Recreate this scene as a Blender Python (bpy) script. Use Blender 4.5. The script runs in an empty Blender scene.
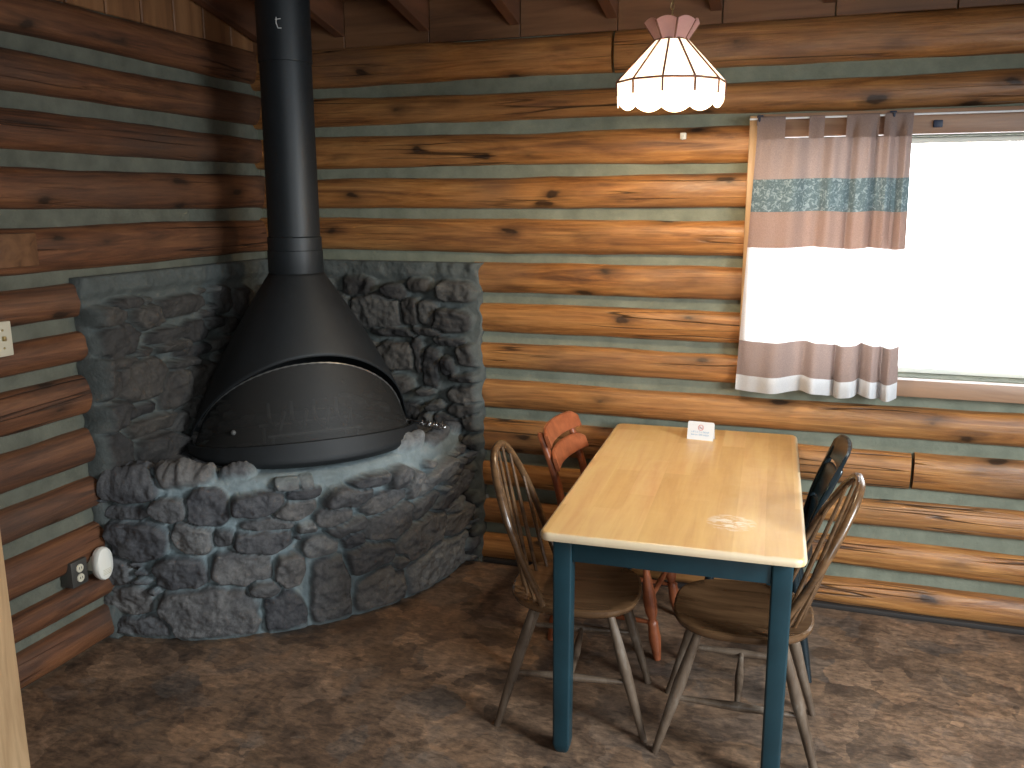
import bpy, bmesh, math, random
import numpy as np
from mathutils import Vector, Matrix, noise

# ------------------------------------------------------------------ scene, camera, light
SC = bpy.context.scene
COL = SC.collection
CAM = Vector((2.582, -3.768, 1.70))
FPX = 876.2
PITCH, ROLL, YAW = math.radians(11.669), math.radians(-0.146), math.radians(-18.821)
FW = Vector((math.sin(YAW) * math.cos(PITCH), math.cos(YAW) * math.cos(PITCH), -math.sin(PITCH)))
_r0 = Vector((math.cos(YAW), -math.sin(YAW), 0)); _u0 = _r0.cross(FW)
RT = _r0 * math.cos(ROLL) + _u0 * math.sin(ROLL)
UP = _u0 * math.cos(ROLL) - _r0 * math.sin(ROLL)
cd = bpy.data.cameras.new('camera')
cd.sensor_width = 36.0
cd.lens = FPX * 36.0 / 1024.0
cd.clip_start = 0.05
cam = bpy.data.objects.new('camera', cd)
COL.objects.link(cam)
cam.matrix_world = Matrix(((RT.x, UP.x, -FW.x, CAM.x), (RT.y, UP.y, -FW.y, CAM.y), (RT.z, UP.z, -FW.z, CAM.z), (0, 0, 0, 1)))
SC.camera = cam

vs = SC.view_settings
vs.view_transform = 'Standard'; vs.look = 'None'; vs.gamma = 1.0; vs.exposure = 0.0
vs.use_curve_mapping = False

w = bpy.data.worlds.new('overcast_sky'); SC.world = w; w.use_nodes = True
bg = w.node_tree.nodes['Background']
bg.inputs[0].default_value = (0.93, 0.97, 1.0, 1); bg.inputs[1].default_value = 10.0


def area(name, loc, target, sx, sy, power, col):
    l = bpy.data.lights.new(name, 'AREA'); l.shape = 'RECTANGLE'; l.size = sx; l.size_y = sy
    l.energy = power; l.color = col
    o = bpy.data.objects.new(name, l); COL.objects.link(o); o.location = loc
    o.rotation_euler = (Vector(target) - Vector(loc)).to_track_quat('-Z', 'Y').to_euler()
    return o


# fill lamps added for daylight, where unseen windows at right and behind would be
area('daylight_fill_right', (4.85, -2.3, 1.6), (2.5, -1.2, 0.0), 1.2, 1.1, 92, (0.84, 0.93, 1.0)).data.spread = math.radians(108)
area('daylight_fill_rear', (4.0, -5.5, 1.7), (2.3, -0.9, 0.1), 1.8, 1.2, 34, (0.88, 0.95, 1.0)).data.spread = math.radians(110)


# ------------------------------------------------------------------ helpers
def pix_ray(px, py):
    return FW + RT * ((px - 512) / FPX) - UP * ((py - 384) / FPX)


def mesh_obj(name, bm, mat, parent=None, smooth=True, mats=None):
    me = bpy.data.meshes.new(name)
    bmesh.ops.recalc_face_normals(bm, faces=bm.faces[:])
    bm.to_mesh(me); bm.free()
    for m in (mats or [mat]):
        me.materials.append(m)
    if smooth:
        for p in me.polygons: p.use_smooth = True
        try:
            me.set_sharp_from_angle(angle=math.radians(38))
        except Exception:
            pass
    o = bpy.data.objects.new(name, me); COL.objects.link(o)
    if parent: o.parent = parent
    return o


def thing(name, label, cat, loc=(0, 0, 0), rz=0.0, group=None):
    o = bpy.data.objects.new(name, None); COL.objects.link(o)
    o.empty_display_size = 0.1
    o.location = loc; o.rotation_euler = (0, 0, rz)
    return tag(o, label, cat, group)


def tag(o, label, cat, group=None):
    o['label'] = label; o['category'] = cat
    if group: o['group'] = group
    return o


def struct(o):
    o['kind'] = 'structure'
    return o


def box(bm, lo, hi, bev=0.0, seg=2, mat=None):
    ret = bmesh.ops.create_cube(bm, size=1.0)
    vs_ = ret['verts']
    lo = Vector(lo); hi = Vector(hi)
    for v in vs_:
        v.co = Vector([lo[i] + (v.co[i] + 0.5) * (hi[i] - lo[i]) for i in range(3)])
    es = list({e for v in vs_ for e in v.link_edges})
    if bev > 0:
        r = bmesh.ops.bevel(bm, geom=es, offset=bev, segments=seg, profile=0.5, affect='EDGES')
        vs_ = list({v for f in r['faces'] for v in f.verts} | {v for v in vs_ if v.is_valid})
    return vs_


def tube(bm, pts, rad, seg=10, cap=True, closed=False):
    pts = [Vector(p) for p in pts]; n = len(pts)
    rads = rad if isinstance(rad, (list, tuple)) else [rad] * n
    rings = []; nrm = None
    for i, p in enumerate(pts):
        if closed:
            t = (pts[(i + 1) % n] - pts[i - 1]).normalized()
        else:
            t = (pts[min(i + 1, n - 1)] - pts[max(i - 1, 0)]).normalized()
        if nrm is None:
            a = Vector((0, 0, 1)) if abs(t.z) < 0.9 else Vector((1, 0, 0))
            nrm = (a - t * a.dot(t)).normalized()
        else:
            nrm = (nrm - t * nrm.dot(t)).normalized()
        b = t.cross(nrm)
        rings.append([bm.verts.new(p + (nrm * math.cos(2 * math.pi * k / seg) + b * math.sin(2 * math.pi * k / seg)) * rads[i]) for k in range(seg)])
    for i in range(n if closed else n - 1):
        A = rings[i]; B = rings[(i + 1) % n]
        for k in range(seg):
            bm.faces.new((A[k], A[(k + 1) % seg], B[(k + 1) % seg], B[k]))
    if cap and not closed:
        bm.faces.new(list(reversed(rings[0]))); bm.faces.new(rings[-1])
    return rings


def loft(bm, rings, closed=True, cap0=False, cap1=False):
    R = [[bm.verts.new(p) for p in r] for r in rings]
    n = len(R[0])
    for A, B in zip(R[:-1], R[1:]):
        for k in range(n if closed else n - 1):
            bm.faces.new((A[k], A[(k + 1) % n], B[(k + 1) % n], B[k]))
    if cap0: bm.faces.new(list(reversed(R[0])))
    if cap1: bm.faces.new(R[-1])
    return R


def lathe_along(bm, p0, p1, prof, seg=14):
    """turned piece between two points; prof = [(t, radius)]"""
    p0 = Vector(p0); p1 = Vector(p1)
    tube(bm, [p0.lerp(p1, t) for t, r in prof], [r for t, r in prof], seg)


def lathe(bm, prof, seg=32, cap0=False, cap1=False, center=(0, 0, 0)):
    c = Vector(center)
    loft(bm, [[c + Vector((r * math.cos(2 * math.pi * k / seg), r * math.sin(2 * math.pi * k / seg), z)) for k in range(seg)] for r, z in prof], True, cap0, cap1)


def smst(a, b, x):
    t = max(0.0, min(1.0, (x - a) / (b - a)))
    return t * t * (3 - 2 * t)


# ------------------------------------------------------------------ materials
class NT:
    def __init__(s, name):
        s.m = bpy.data.materials.new(name); s.m.use_nodes = True
        s.t = s.m.node_tree; s.n = s.t.nodes; s.p = s.n['Principled BSDF']; s.out = s.n['Material Output']

    def new(s, typ, **kw):
        nd = s.n.new(typ)
        for k, v in kw.items():
            if k in nd.inputs.keys() if isinstance(k, str) else False:
                nd.inputs[k].default_value = v
            else:
                setattr(nd, k, v)
        return nd

    def link(s, a, b): s.t.links.new(a, b)

    def coord(s, scale=(1, 1, 1), rnd=False, out='Object'):
        tc = s.n.new('ShaderNodeTexCoord'); v = tc.outputs[out]
        if rnd:
            oi = s.n.new('ShaderNodeObjectInfo'); mu = s.n.new('ShaderNodeMath'); mu.operation = 'MULTIPLY'; mu.inputs[1].default_value = 37.0
            s.link(oi.outputs['Random'], mu.inputs[0])
            ad = s.n.new('ShaderNodeVectorMath'); ad.operation = 'ADD'
            s.link(v, ad.inputs[0]); s.link(mu.outputs[0], ad.inputs[1]); v = ad.outputs[0]
        mp = s.n.new('ShaderNodeMapping'); mp.inputs['Scale'].default_value = scale
        s.link(v, mp.inputs[0]); return mp.outputs[0]

    def noise(s, vec, scale, detail=5, rough=0.6, dist=0.0):
        nd = s.n.new('ShaderNodeTexNoise'); nd.inputs['Scale'].default_value = scale; nd.inputs['Detail'].default_value = detail
        nd.inputs['Roughness'].default_value = rough; nd.inputs['Distortion'].default_value = dist
        if vec is not None: s.link(vec, nd.inputs['Vector'])
        return nd.outputs[0]

    def ramp(s, fac, stops, interp='LINEAR'):
        nd = s.n.new('ShaderNodeValToRGB'); cr = nd.color_ramp; cr.interpolation = interp
        while len(cr.elements) < len(stops): cr.elements.new(0.5)
        for e, (p, c) in zip(cr.elements, stops):
            e.position = p; e.color = (c[0], c[1], c[2], 1) if len(c) == 3 else c
        s.link(fac, nd.inputs[0]); return nd.outputs[0]

    def mix(s, a, b, fac, mode='MIX'):
        nd = s.n.new('ShaderNodeMix'); nd.data_type = 'RGBA'; nd.blend_type = mode
        for sock, v in ((nd.inputs[0], fac), (nd.inputs[6], a), (nd.inputs[7], b)):
            if hasattr(v, 'is_output'): s.link(v, sock)
            elif isinstance(v, (int, float)): sock.default_value = v
            else: sock.default_value = (v[0], v[1], v[2], 1)
        return nd.outputs[2]

    def math(s, op, a, b=0.0, clamp=False):
        nd = s.n.new('ShaderNodeMath'); nd.operation = op; nd.use_clamp = clamp
        for sock, v in ((nd.inputs[0], a), (nd.inputs[1], b)):
            if hasattr(v, 'is_output'): s.link(v, sock)
            else: sock.default_value = v
        return nd.outputs[0]

    def bump(s, h, strength=0.3, dist=0.01):
        nd = s.n.new('ShaderNodeBump'); nd.inputs['Strength'].default_value = strength; nd.inputs['Distance'].default_value = dist
        s.link(h, nd.inputs['Height']); s.link(nd.outputs[0], s.p.inputs['Normal'])

    def col(s, c):
        if hasattr(c, 'is_output'): s.link(c, s.p.inputs['Base Color'])
        else: s.p.inputs['Base Color'].default_value = (c[0], c[1], c[2], 1)

    def set(s, **kw):
        for k, v in kw.items():
            s.p.inputs[k.replace('_', ' ')].default_value = v
        return s


def simple(name, c, rough=0.5, metal=0.0, var=0.0, scale=20, bump=0.0, rnd=False):
    t = NT(name); t.set(Roughness=rough, Metallic=metal)
    v = t.coord((1, 1, 1), rnd)
    nz = t.noise(v, scale, 4)
    if var > 0:
        t.col(t.ramp(nz, [(0.3, [x * (1 - var) for x in c]), (0.7, [min(1, x * (1 + var)) for x in c])]))
    else:
        t.col(c)
    if bump > 0: t.bump(nz, bump, 0.004)
    return t.m


def log_material(name, dark, mid, light, greyed, rough=0.36):
    t = NT(name)
    v1 = t.coord((1.5, 20, 20), True)
    g = t.noise(v1, 1.0, 9, 0.70, 0.9)
    c = t.ramp(g, [(0.30, dark), (0.46, mid), (0.62, light)])
    v6 = t.coord((5.0, 75, 75), True)
    gf = t.noise(v6, 1.0, 4, 0.6, 0.3)
    c = t.mix(c, t.ramp(gf, [(0.3, (0.33, 0.32, 0.31)), (0.5, (0.5, 0.5, 0.5)), (0.7, (0.64, 0.63, 0.62))]), 0.8, 'OVERLAY')
    v2 = t.coord((1.6, 3.0, 3.0), True)
    blot = t.noise(v2, 1.0, 4, 0.55, 0.3)
    oi = t.n.new('ShaderNodeObjectInfo')
    amt = t.math('MULTIPLY_ADD', oi.outputs['Random'], 0.62)
    t.n[-1].inputs[2].default_value = 0.12
    bl = t.ramp(blot, [(0.42, (0, 0, 0)), (0.66, (1, 1, 1))])
    c = t.mix(c, greyed, t.math('MULTIPLY', bl, amt))
    v3 = t.coord((0.55, 20, 20), True)                       # drying cracks along the grain
    cr = t.noise(v3, 1.0, 2, 0.4, 0.15)
    crm = t.ramp(cr, [(0.485, (0, 0, 0)), (0.4975, (1, 1, 1)), (0.5025, (1, 1, 1)), (0.515, (0, 0, 0))])
    v5 = t.noise(t.coord((1.1, 2.5, 2.5), True), 1.3, 1)
    crm = t.math('MULTIPLY', crm, t.ramp(v5, [(0.52, (0, 0, 0)), (0.6, (1, 1, 1))]))
    c = t.mix(c, (0.018, 0.008, 0.004), t.math('MULTIPLY', crm, 0.85))
    vk = t.coord((3.6, 8.0, 8.0), True)                       # knots
    vo = t.n.new('ShaderNodeTexVoronoi'); vo.inputs['Scale'].default_value = 1.0
    wv = t.n.new('ShaderNodeVectorMath'); wv.operation = 'ADD'
    nn = t.n.new('ShaderNodeTexNoise'); nn.inputs['Scale'].default_value = 3.0
    t.link(vk, nn.inputs['Vector'])
    sc = t.n.new('ShaderNodeVectorMath'); sc.operation = 'SCALE'; sc.inputs['Scale'].default_value = 0.3
    t.link(nn.outputs['Color'], sc.inputs[0]); t.link(vk, wv.inputs[0]); t.link(sc.outputs[0], wv.inputs[1])
    t.link(wv.outputs[0], vo.inputs['Vector'])
    kn = t.ramp(vo.outputs['Distance'], [(0.10, (1, 1, 1)), (0.15, (0.5, 0.5, 0.5)), (0.22, (0.28, 0.28, 0.28)), (0.36, (0, 0, 0))])
    c = t.mix(c, (0.022, 0.011, 0.006), t.math('MULTIPLY', kn, 0.92))
    t.col(c)
    t.set(Roughness=rough)
    rr = t.ramp(g, [(0.3, (rough + 0.16,) * 3), (0.7, (rough - 0.06,) * 3)])
    t.link(rr, t.p.inputs['Roughness'])
    h = t.math('SUBTRACT', g, t.math('MULTIPLY', crm, 1.2))
    t.bump(h, 0.6, 0.008)
    return t.m


M = {}
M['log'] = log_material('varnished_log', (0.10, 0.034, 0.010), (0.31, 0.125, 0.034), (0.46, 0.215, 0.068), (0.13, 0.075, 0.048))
M['log_dark'] = log_material('shaded_log', (0.035, 0.015, 0.008), (0.115, 0.043, 0.018), (0.19, 0.078, 0.033), (0.065, 0.042, 0.031), 0.5)  # left wall's dimness painted into a darker copy of the log colours

t = NT('chinking_mortar'); nz = t.noise(t.coord((1, 1, 1)), 9, 6)
t.col(t.ramp(nz, [(0.3, (0.14, 0.15, 0.108)), (0.7, (0.235, 0.245, 0.178))])); t.set(Roughness=0.9)
t.bump(t.noise(t.coord((1, 1, 1)), 60, 5), 0.5, 0.006); M['chink'] = t.m

t = NT('shaded_chinking'); nz = t.noise(t.coord((1, 1, 1)), 9, 6)  # darker copy of the chinking; left wall's shade put into its colour
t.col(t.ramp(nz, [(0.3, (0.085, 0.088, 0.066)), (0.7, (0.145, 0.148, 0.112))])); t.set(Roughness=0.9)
t.bump(t.noise(t.coord((1, 1, 1)), 60, 5), 0.5, 0.006); M['chink_shaded'] = t.m

t = NT('frieze_board_wood'); g = t.noise(t.coord((1.3, 16, 16), True), 1, 6, 0.6, 0.5)
t.col(t.ramp(g, [(0.3, (0.085, 0.037, 0.017)), (0.5, (0.165, 0.077, 0.034)), (0.7, (0.225, 0.11, 0.052))])); t.set(Roughness=0.5); t.bump(g, 0.2, 0.003); M['frieze'] = t.m
t = NT('gable_board_wood'); g = t.noise(t.coord((16, 16, 1.3), True), 1, 6, 0.6, 0.5)
t.col(t.ramp(g, [(0.3, (0.12, 0.05, 0.022)), (0.5, (0.23, 0.105, 0.043)), (0.7, (0.31, 0.15, 0.065))])); t.set(Roughness=0.5); M['gable'] = t.m
t = NT('rafter_wood'); g = t.noise(t.coord((14, 1.5, 14), True), 1, 6, 0.6, 0.4)
t.col(t.ramp(g, [(0.3, (0.07, 0.028, 0.014)), (0.7, (0.16, 0.065, 0.03))])); t.set(Roughness=0.6); M['rafter'] = t.m

t = NT('pine_casing'); g = t.noise(t.coord((15, 15, 1.2), True), 1, 6, 0.6, 0.6)
t.col(t.ramp(g, [(0.3, (0.40, 0.24, 0.12)), (0.55, (0.60, 0.40, 0.22)), (0.75, (0.66, 0.47, 0.28))])); t.set(Roughness=0.45); t.bump(g, 0.15, 0.002); M['pine'] = t.m
t = NT('window_casing_wood'); g = t.noise(t.coord((1.2, 15, 15), True), 1, 6, 0.6, 0.6)
t.col(t.ramp(g, [(0.3, (0.20, 0.10, 0.055)), (0.6, (0.34, 0.20, 0.12))])); t.set(Roughness=0.42); M['casing'] = t.m

# floor: sheet vinyl printed with mottled slate patches
t = NT('mottled_slate_vinyl')
v = t.coord((1, 1, 1))
wob = t.n.new('ShaderNodeTexNoise'); wob.inputs['Scale'].default_value = 7.0; wob.inputs['Detail'].default_value = 5; t.link(v, wob.inputs['Vector'])
sc = t.n.new('ShaderNodeVectorMath'); sc.operation = 'SCALE'; sc.inputs['Scale'].default_value = 0.16
t.link(wob.outputs['Color'], sc.inputs[0])
ad = t.n.new('ShaderNodeVectorMath'); ad.operation = 'ADD'; t.link(v, ad.inputs[0]); t.link(sc.outputs[0], ad.inputs[1])
vo = t.n.new('ShaderNodeTexVoronoi'); vo.inputs['Scale'].default_value = 6.5; vo.distance = 'MANHATTAN'; t.link(ad.outputs[0], vo.inputs['Vector'])
sp = t.n.new('ShaderNodeSeparateColor'); t.link(vo.outputs['Color'], sp.inputs[0])
cell = t.ramp(sp.outputs[0], [(0.0, (0.052, 0.036, 0.026)), (0.35, (0.12, 0.074, 0.047)), (0.6, (0.22, 0.13, 0.075)), (0.8, (0.10, 0.084, 0.072)), (1.0, (0.30, 0.18, 0.105))])
n1 = t.noise(v, 5.0, 8, 0.68, 0.6)
mot = t.ramp(n1, [(0.34, (0.035, 0.025, 0.019)), (0.46, (0.11, 0.070, 0.046)), (0.56, (0.24, 0.148, 0.088)), (0.68, (0.115, 0.094, 0.078))])
c = t.mix(cell, mot, 0.5)
n2 = t.noise(v, 26, 6, 0.7, 0.4)
c = t.mix(c, t.ramp(n2, [(0.3, (0.3, 0.3, 0.3)), (0.5, (0.5, 0.5, 0.5)), (0.7, (0.74, 0.72, 0.70))]), 0.65, 'OVERLAY')
rs = t.n.new('ShaderNodeMapping'); rs.inputs['Rotation'].default_value = (0, 0, math.radians(28)); rs.inputs['Scale'].default_value = (18, 46, 18); t.link(v, rs.inputs[0])
n3 = t.noise(rs.outputs[0], 1.0, 8, 0.75, 0.7)
c = t.mix(c, t.ramp(n3, [(0.36, (0.2, 0.19, 0.18)), (0.5, (0.5, 0.5, 0.5)), (0.64, (0.80, 0.78, 0.75))]), 0.75, 'OVERLAY')
t.col(c); t.set(Roughness=0.5); t.bump(n2, 0.2, 0.003)
t.link(t.ramp(n1, [(0.3, (0.42,) * 3), (0.7, (0.6,) * 3)]), t.p.inputs['Roughness'])
M['floor'] = t.m

# field stone in mortar: the two attributes say where stone is and each stone's own tone
t = NT('field_stone_and_mortar')
a1 = t.n.new('ShaderNodeAttribute'); a1.attribute_name = 'stone'
a2 = t.n.new('ShaderNodeAttribute'); a2.attribute_name = 'tone'
v = t.coord((1, 1, 1))
n1 = t.noise(v, 14, 7, 0.65, 0.3); n2 = t.noise(v, 70, 5, 0.7)
st = t.ramp(a2.outputs['Fac'], [(0.0, (0.060, 0.060, 0.065)), (0.4, (0.098, 0.097, 0.098)), (0.7, (0.13, 0.122, 0.115)), (1.0, (0.17, 0.175, 0.175))])
st = t.mix(st, t.ramp(n1, [(0.25, (0.22, 0.22, 0.24)), (0.5, (0.5, 0.5, 0.5)), (0.75, (0.74, 0.73, 0.70))]), 0.8, 'OVERLAY')
st = t.mix(st, t.ramp(n2, [(0.35, (0.3, 0.3, 0.3)), (0.65, (0.68, 0.68, 0.68))]), 0.5, 'OVERLAY')
mo = t.ramp(n1, [(0.3, (0.14, 0.175, 0.182)), (0.55, (0.21, 0.255, 0.262)), (0.75, (0.26, 0.275, 0.268))])
a3 = t.n.new('ShaderNodeAttribute'); a3.attribute_name = 'dark_tone'
c = t.mix(mo, st, a1.outputs['Fac'])
c = t.mix(c, (0.40, 0.37, 0.335), a3.outputs['Fac'], 'MULTIPLY')  # stone facings take one even darker, browner tone
t.col(c); t.set(Roughness=0.82)
t.bump(t.math('ADD', n1, t.math('MULTIPLY', n2, 0.5)), 0.7, 0.012)
M['stone'] = t.m

M['steel'] = simple('black_painted_steel', (0.0075, 0.0095, 0.011), 0.6, 0.0, 0.2, 12, 0.08)
M['pipe'] = simple('black_stovepipe', (0.009, 0.0125, 0.015), 0.5, 0.0, 0.2, 8, 0.05)
M['iron'] = simple('grey_cast_iron', (0.11, 0.11, 0.105), 0.65, 0.3, 0.3, 30)
M['chain'] = simple('worn_steel_edge', (0.34, 0.34, 0.33), 0.4, 0.8)
M['chrome'] = simple('chrome_spring', (0.75, 0.75, 0.75), 0.15, 1.0)
t = NT('fine_wire_mesh'); t.col((0.022, 0.021, 0.019)); t.set(Roughness=0.6)
tr = t.n.new('ShaderNodeBsdfTransparent'); mx = t.n.new('ShaderNodeMixShader'); mx.inputs[0].default_value = 0.72
t.link(tr.outputs[0], mx.inputs[1]); t.link(t.p.outputs[0], mx.inputs[2]); t.link(mx.outputs[0], t.out.inputs[0]); M['wire'] = t.m

# butcher-block top
t = NT('butcher_block_top')
mp = t.coord((1, 1, 1))
rot = t.n.new('ShaderNodeMapping'); rot.inputs['Rotation'].default_value = (0, 0, math.radians(90)); t.link(mp, rot.inputs[0])
bt = t.n.new('ShaderNodeTexBrick'); bt.offset = 0.37; bt.inputs['Scale'].default_value = 1.0
bt.inputs['Brick Width'].default_value = 0.42; bt.inputs['Row Height'].default_value = 0.088; bt.inputs['Mortar Size'].default_value = 0.0006
bt.inputs['Color1'].default_value = (0.0, 0.0, 0.0, 1); bt.inputs['Color2'].default_value = (1, 1, 1, 1); bt.inputs['Mortar'].default_value = (0.3, 0.3, 0.3, 1)
t.link(rot.outputs[0], bt.inputs['Vector'])
base = t.ramp(bt.outputs['Color'], [(0.0, (0.62, 0.375, 0.145)), (0.5, (0.68, 0.43, 0.175)), (1.0, (0.73, 0.48, 0.215))])
g = t.noise(t.coord((22, 1.6, 22)), 1.0, 7, 0.62, 0.6)
c = t.mix(base, t.ramp(g, [(0.25, (0.33, 0.33, 0.33)), (0.5, (0.5, 0.5, 0.5)), (0.75, (0.63, 0.63, 0.63))]), 0.7, 'OVERLAY')
tc = t.n.new('ShaderNodeTexCoord'); sx = t.n.new('ShaderNodeSeparateXYZ'); t.link(tc.outputs['Object'], sx.inputs[0])
ax = t.math('ABSOLUTE', sx.outputs[0]); ay = t.math('ABSOLUTE', sx.outputs[1])
ed = t.math('MINIMUM', t.math('SUBTRACT', 0.3775, ax), t.math('SUBTRACT', 0.685, ay))
nw = t.noise(t.coord((1, 1, 1)), 18, 5, 0.7)
edn = t.math('SUBTRACT', ed, t.math('MULTIPLY', nw, 0.011))
wear = t.ramp(edn, [(-0.004 + 0.004, (1, 1, 1)), (0.006, (0, 0, 0))])
c = t.mix(c, (0.68, 0.60, 0.47), t.math('MULTIPLY', wear, 0.55))          # varnish rubbed off along the edges
# scratched pale spot with the window's reflection painted into its colour
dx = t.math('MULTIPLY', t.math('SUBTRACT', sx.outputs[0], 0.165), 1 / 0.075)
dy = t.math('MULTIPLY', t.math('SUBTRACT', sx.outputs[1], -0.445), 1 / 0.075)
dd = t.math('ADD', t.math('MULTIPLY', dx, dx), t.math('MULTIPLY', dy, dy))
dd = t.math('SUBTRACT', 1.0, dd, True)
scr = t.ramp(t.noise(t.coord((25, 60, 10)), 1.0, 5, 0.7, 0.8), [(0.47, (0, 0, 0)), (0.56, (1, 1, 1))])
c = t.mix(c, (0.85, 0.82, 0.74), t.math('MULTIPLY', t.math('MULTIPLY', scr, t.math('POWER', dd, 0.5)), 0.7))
t.col(c); t.set(Roughness=0.34); t.link(t.ramp(nw, [(0.3, (0.28,) * 3), (0.7, (0.42,) * 3)]), t.p.inputs['Roughness'])
M['top'] = t.m
M['teal'] = simple('dark_teal_paint', (0.008, 0.032, 0.042), 0.38, 0.0, 0.15, 9)


def chair_wood(name, dark, light, rough):
    t = NT(name); g = t.noise(t.coord((3, 24, 24), True), 1.0, 6, 0.62, 0.5)
    t.col(t.ramp(g, [(0.3, dark), (0.7, light)])); t.set(Roughness=rough); t.bump(g, 0.1, 0.002)
    return t.m


M['walnut'] = chair_wood('worn_walnut_stain', (0.055, 0.027, 0.012), (0.15, 0.08, 0.037), 0.27)
t = NT('worn_leg_wood'); g = t.noise(t.coord((10, 10, 4), True), 1.5, 6, 0.65, 0.4)
t.col(t.ramp(g, [(0.3, (0.06, 0.038, 0.024)), (0.55, (0.125, 0.088, 0.06)), (0.78, (0.25, 0.21, 0.17))])); t.set(Roughness=0.36); M['legwood'] = t.m
M['redwood'] = chair_wood('reddish_maple_stain', (0.20, 0.052, 0.019), (0.36, 0.105, 0.04), 0.36)
M['blackgreen'] = simple('blue_black_paint', (0.010, 0.018, 0.022), 0.24, 0.0, 0.2, 9)

M['dark_tone'] = simple('dark_strip', (0.025, 0.02, 0.017), 0.7)  # plain dark brown of the baseboard strip
M['ivory'] = simple('ivory_plastic', (0.60, 0.55, 0.42), 0.4)
M['white'] = simple('white_plastic', (0.82, 0.79, 0.70), 0.4)
M['grey_metal'] = simple('dull_box_metal', (0.10, 0.095, 0.085), 0.45, 0.6)
M['black'] = simple('black_slot', (0.01, 0.01, 0.01), 0.5)
M['brass'] = simple('dull_brass', (0.40, 0.30, 0.13), 0.35, 0.8)
M['rodmetal'] = simple('white_rod', (0.80, 0.80, 0.80), 0.25)
M['bluedark'] = simple('dark_blue_bracket', (0.02, 0.03, 0.06), 0.5)
M['card'] = simple('white_card', (0.72, 0.72, 0.71), 0.5)
M['ink_blue'] = simple('pale_blue_ink', (0.22, 0.38, 0.55), 0.6)
M['ink_red'] = simple('red_ink', (0.55, 0.16, 0.16), 0.6)
M['ink_dark'] = simple('grey_ink', (0.15, 0.13, 0.15), 0.6)
M['chalk'] = simple('chalk', (0.6, 0.6, 0.58), 0.9)


def cloth(name, c1, c2, trans=0.45, pattern=False):
    t = NT(name); v = t.coord((1, 1, 1)); nz = t.noise(v, 300, 2)
    c = t.ramp(nz, [(0.35, c1), (0.65, c2)])
    if pattern:
        pn = t.noise(v, 55, 3, 0.6, 1.5)
        c = t.mix(c, (0.28, 0.33, 0.325), t.ramp(pn, [(0.5, (0, 0, 0)), (0.62, (0.7, 0.7, 0.7))]))
    t.col(c); t.set(Roughness=0.9)
    tl = t.n.new('ShaderNodeBsdfTranslucent'); t.link(c, tl.inputs[0])
    mx = t.n.new('ShaderNodeMixShader'); mx.inputs[0].default_value = trans
    t.link(t.p.outputs[0], mx.inputs[1]); t.link(tl.outputs[0], mx.inputs[2]); t.link(mx.outputs[0], t.out.inputs[0])
    return t.m


M['c_taupe'] = cloth('taupe_cloth', (0.25, 0.18, 0.155), (0.31, 0.225, 0.195), 0.33)
M['c_brown'] = cloth('brown_cloth', (0.24, 0.15, 0.115), (0.30, 0.19, 0.15), 0.33)
M['c_lace'] = cloth('teal_lace', (0.075, 0.105, 0.11), (0.10, 0.135, 0.14), 0.33, True)
M['c_white'] = cloth('white_cloth', (0.80, 0.80, 0.80), (0.90, 0.90, 0.90), 0.75)
M['c_hem'] = cloth('white_hem_cloth', (0.62, 0.62, 0.62), (0.70, 0.70, 0.70), 0.3)

t = NT('window_glass')
gl = t.n.new('ShaderNodeBsdfGlossy'); gl.inputs['Roughness'].default_value = 0.02
tr = t.n.new('ShaderNodeBsdfTransparent'); fr = t.n.new('ShaderNodeFresnel'); fr.inputs[0].default_value = 1.45
mx = t.n.new('ShaderNodeMixShader'); t.link(fr.outputs[0], mx.inputs[0]); t.link(tr.outputs[0], mx.inputs[1]); t.link(gl.outputs[0], mx.inputs[2])
t.link(mx.outputs[0], t.out.inputs[0]); M['glass'] = t.m


def slag(name, c, emit):
    t = NT(name); nz = t.noise(t.coord((1, 1, 1)), 18, 4, 0.6, 1.2)
    cc = t.ramp(nz, [(0.3, [x * 0.88 for x in c]), (0.7, c)])
    t.col(cc); t.set(Roughness=0.25)
    tl = t.n.new('ShaderNodeBsdfTranslucent'); t.link(cc, tl.inputs[0])
    mx = t.n.new('ShaderNodeMixShader'); mx.inputs[0].default_value = 0.5
    t.link(t.p.outputs[0], mx.inputs[1]); t.link(tl.outputs[0], mx.inputs[2])
    if emit > 0:
        em = t.n.new('ShaderNodeEmission'); em.inputs[1].default_value = emit; em.inputs[0].default_value = (1.0, 0.95, 0.86, 1)
        ads = t.n.new('ShaderNodeAddShader'); t.link(mx.outputs[0], ads.inputs[0]); t.link(em.outputs[0], ads.inputs[1]); t.link(ads.outputs[0], t.out.inputs[0])
    else:
        t.link(mx.outputs[0], t.out.inputs[0])
    return t.m


M['slag_white'] = slag('lit_cream_glass', (0.88, 0.84, 0.76), 0.55)
M['slag_pink'] = slag('pink_glass', (0.70, 0.44, 0.42), 0.0)
M['came'] = simple('copper_came', (0.16, 0.06, 0.035), 0.45, 0.3)
t = NT('lit_bulb'); em = t.n.new('ShaderNodeEmission'); em.inputs[0].default_value = (1.0, 0.83, 0.60, 1); em.inputs[1].default_value = 20
t.link(em.outputs[0], t.out.inputs[0]); M['bulb'] = t.m

# ------------------------------------------------------------------ room shell
ROOM_X, ROOM_Y = 5.0, -5.7
WX0, WX1, WZ0, WZ1 = 2.35, 3.78, 1.015, 1.945          # window opening in the back wall
CZ0, CSL = 2.585, 0.22                                  # ceiling height at the back wall, slope

bm = bmesh.new(); box(bm, (-0.25, ROOM_Y - 0.25, -0.12), (ROOM_X + 0.25, 0.25, 0.0))
struct(mesh_obj('floor', bm, M['floor'], smooth=False))

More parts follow.
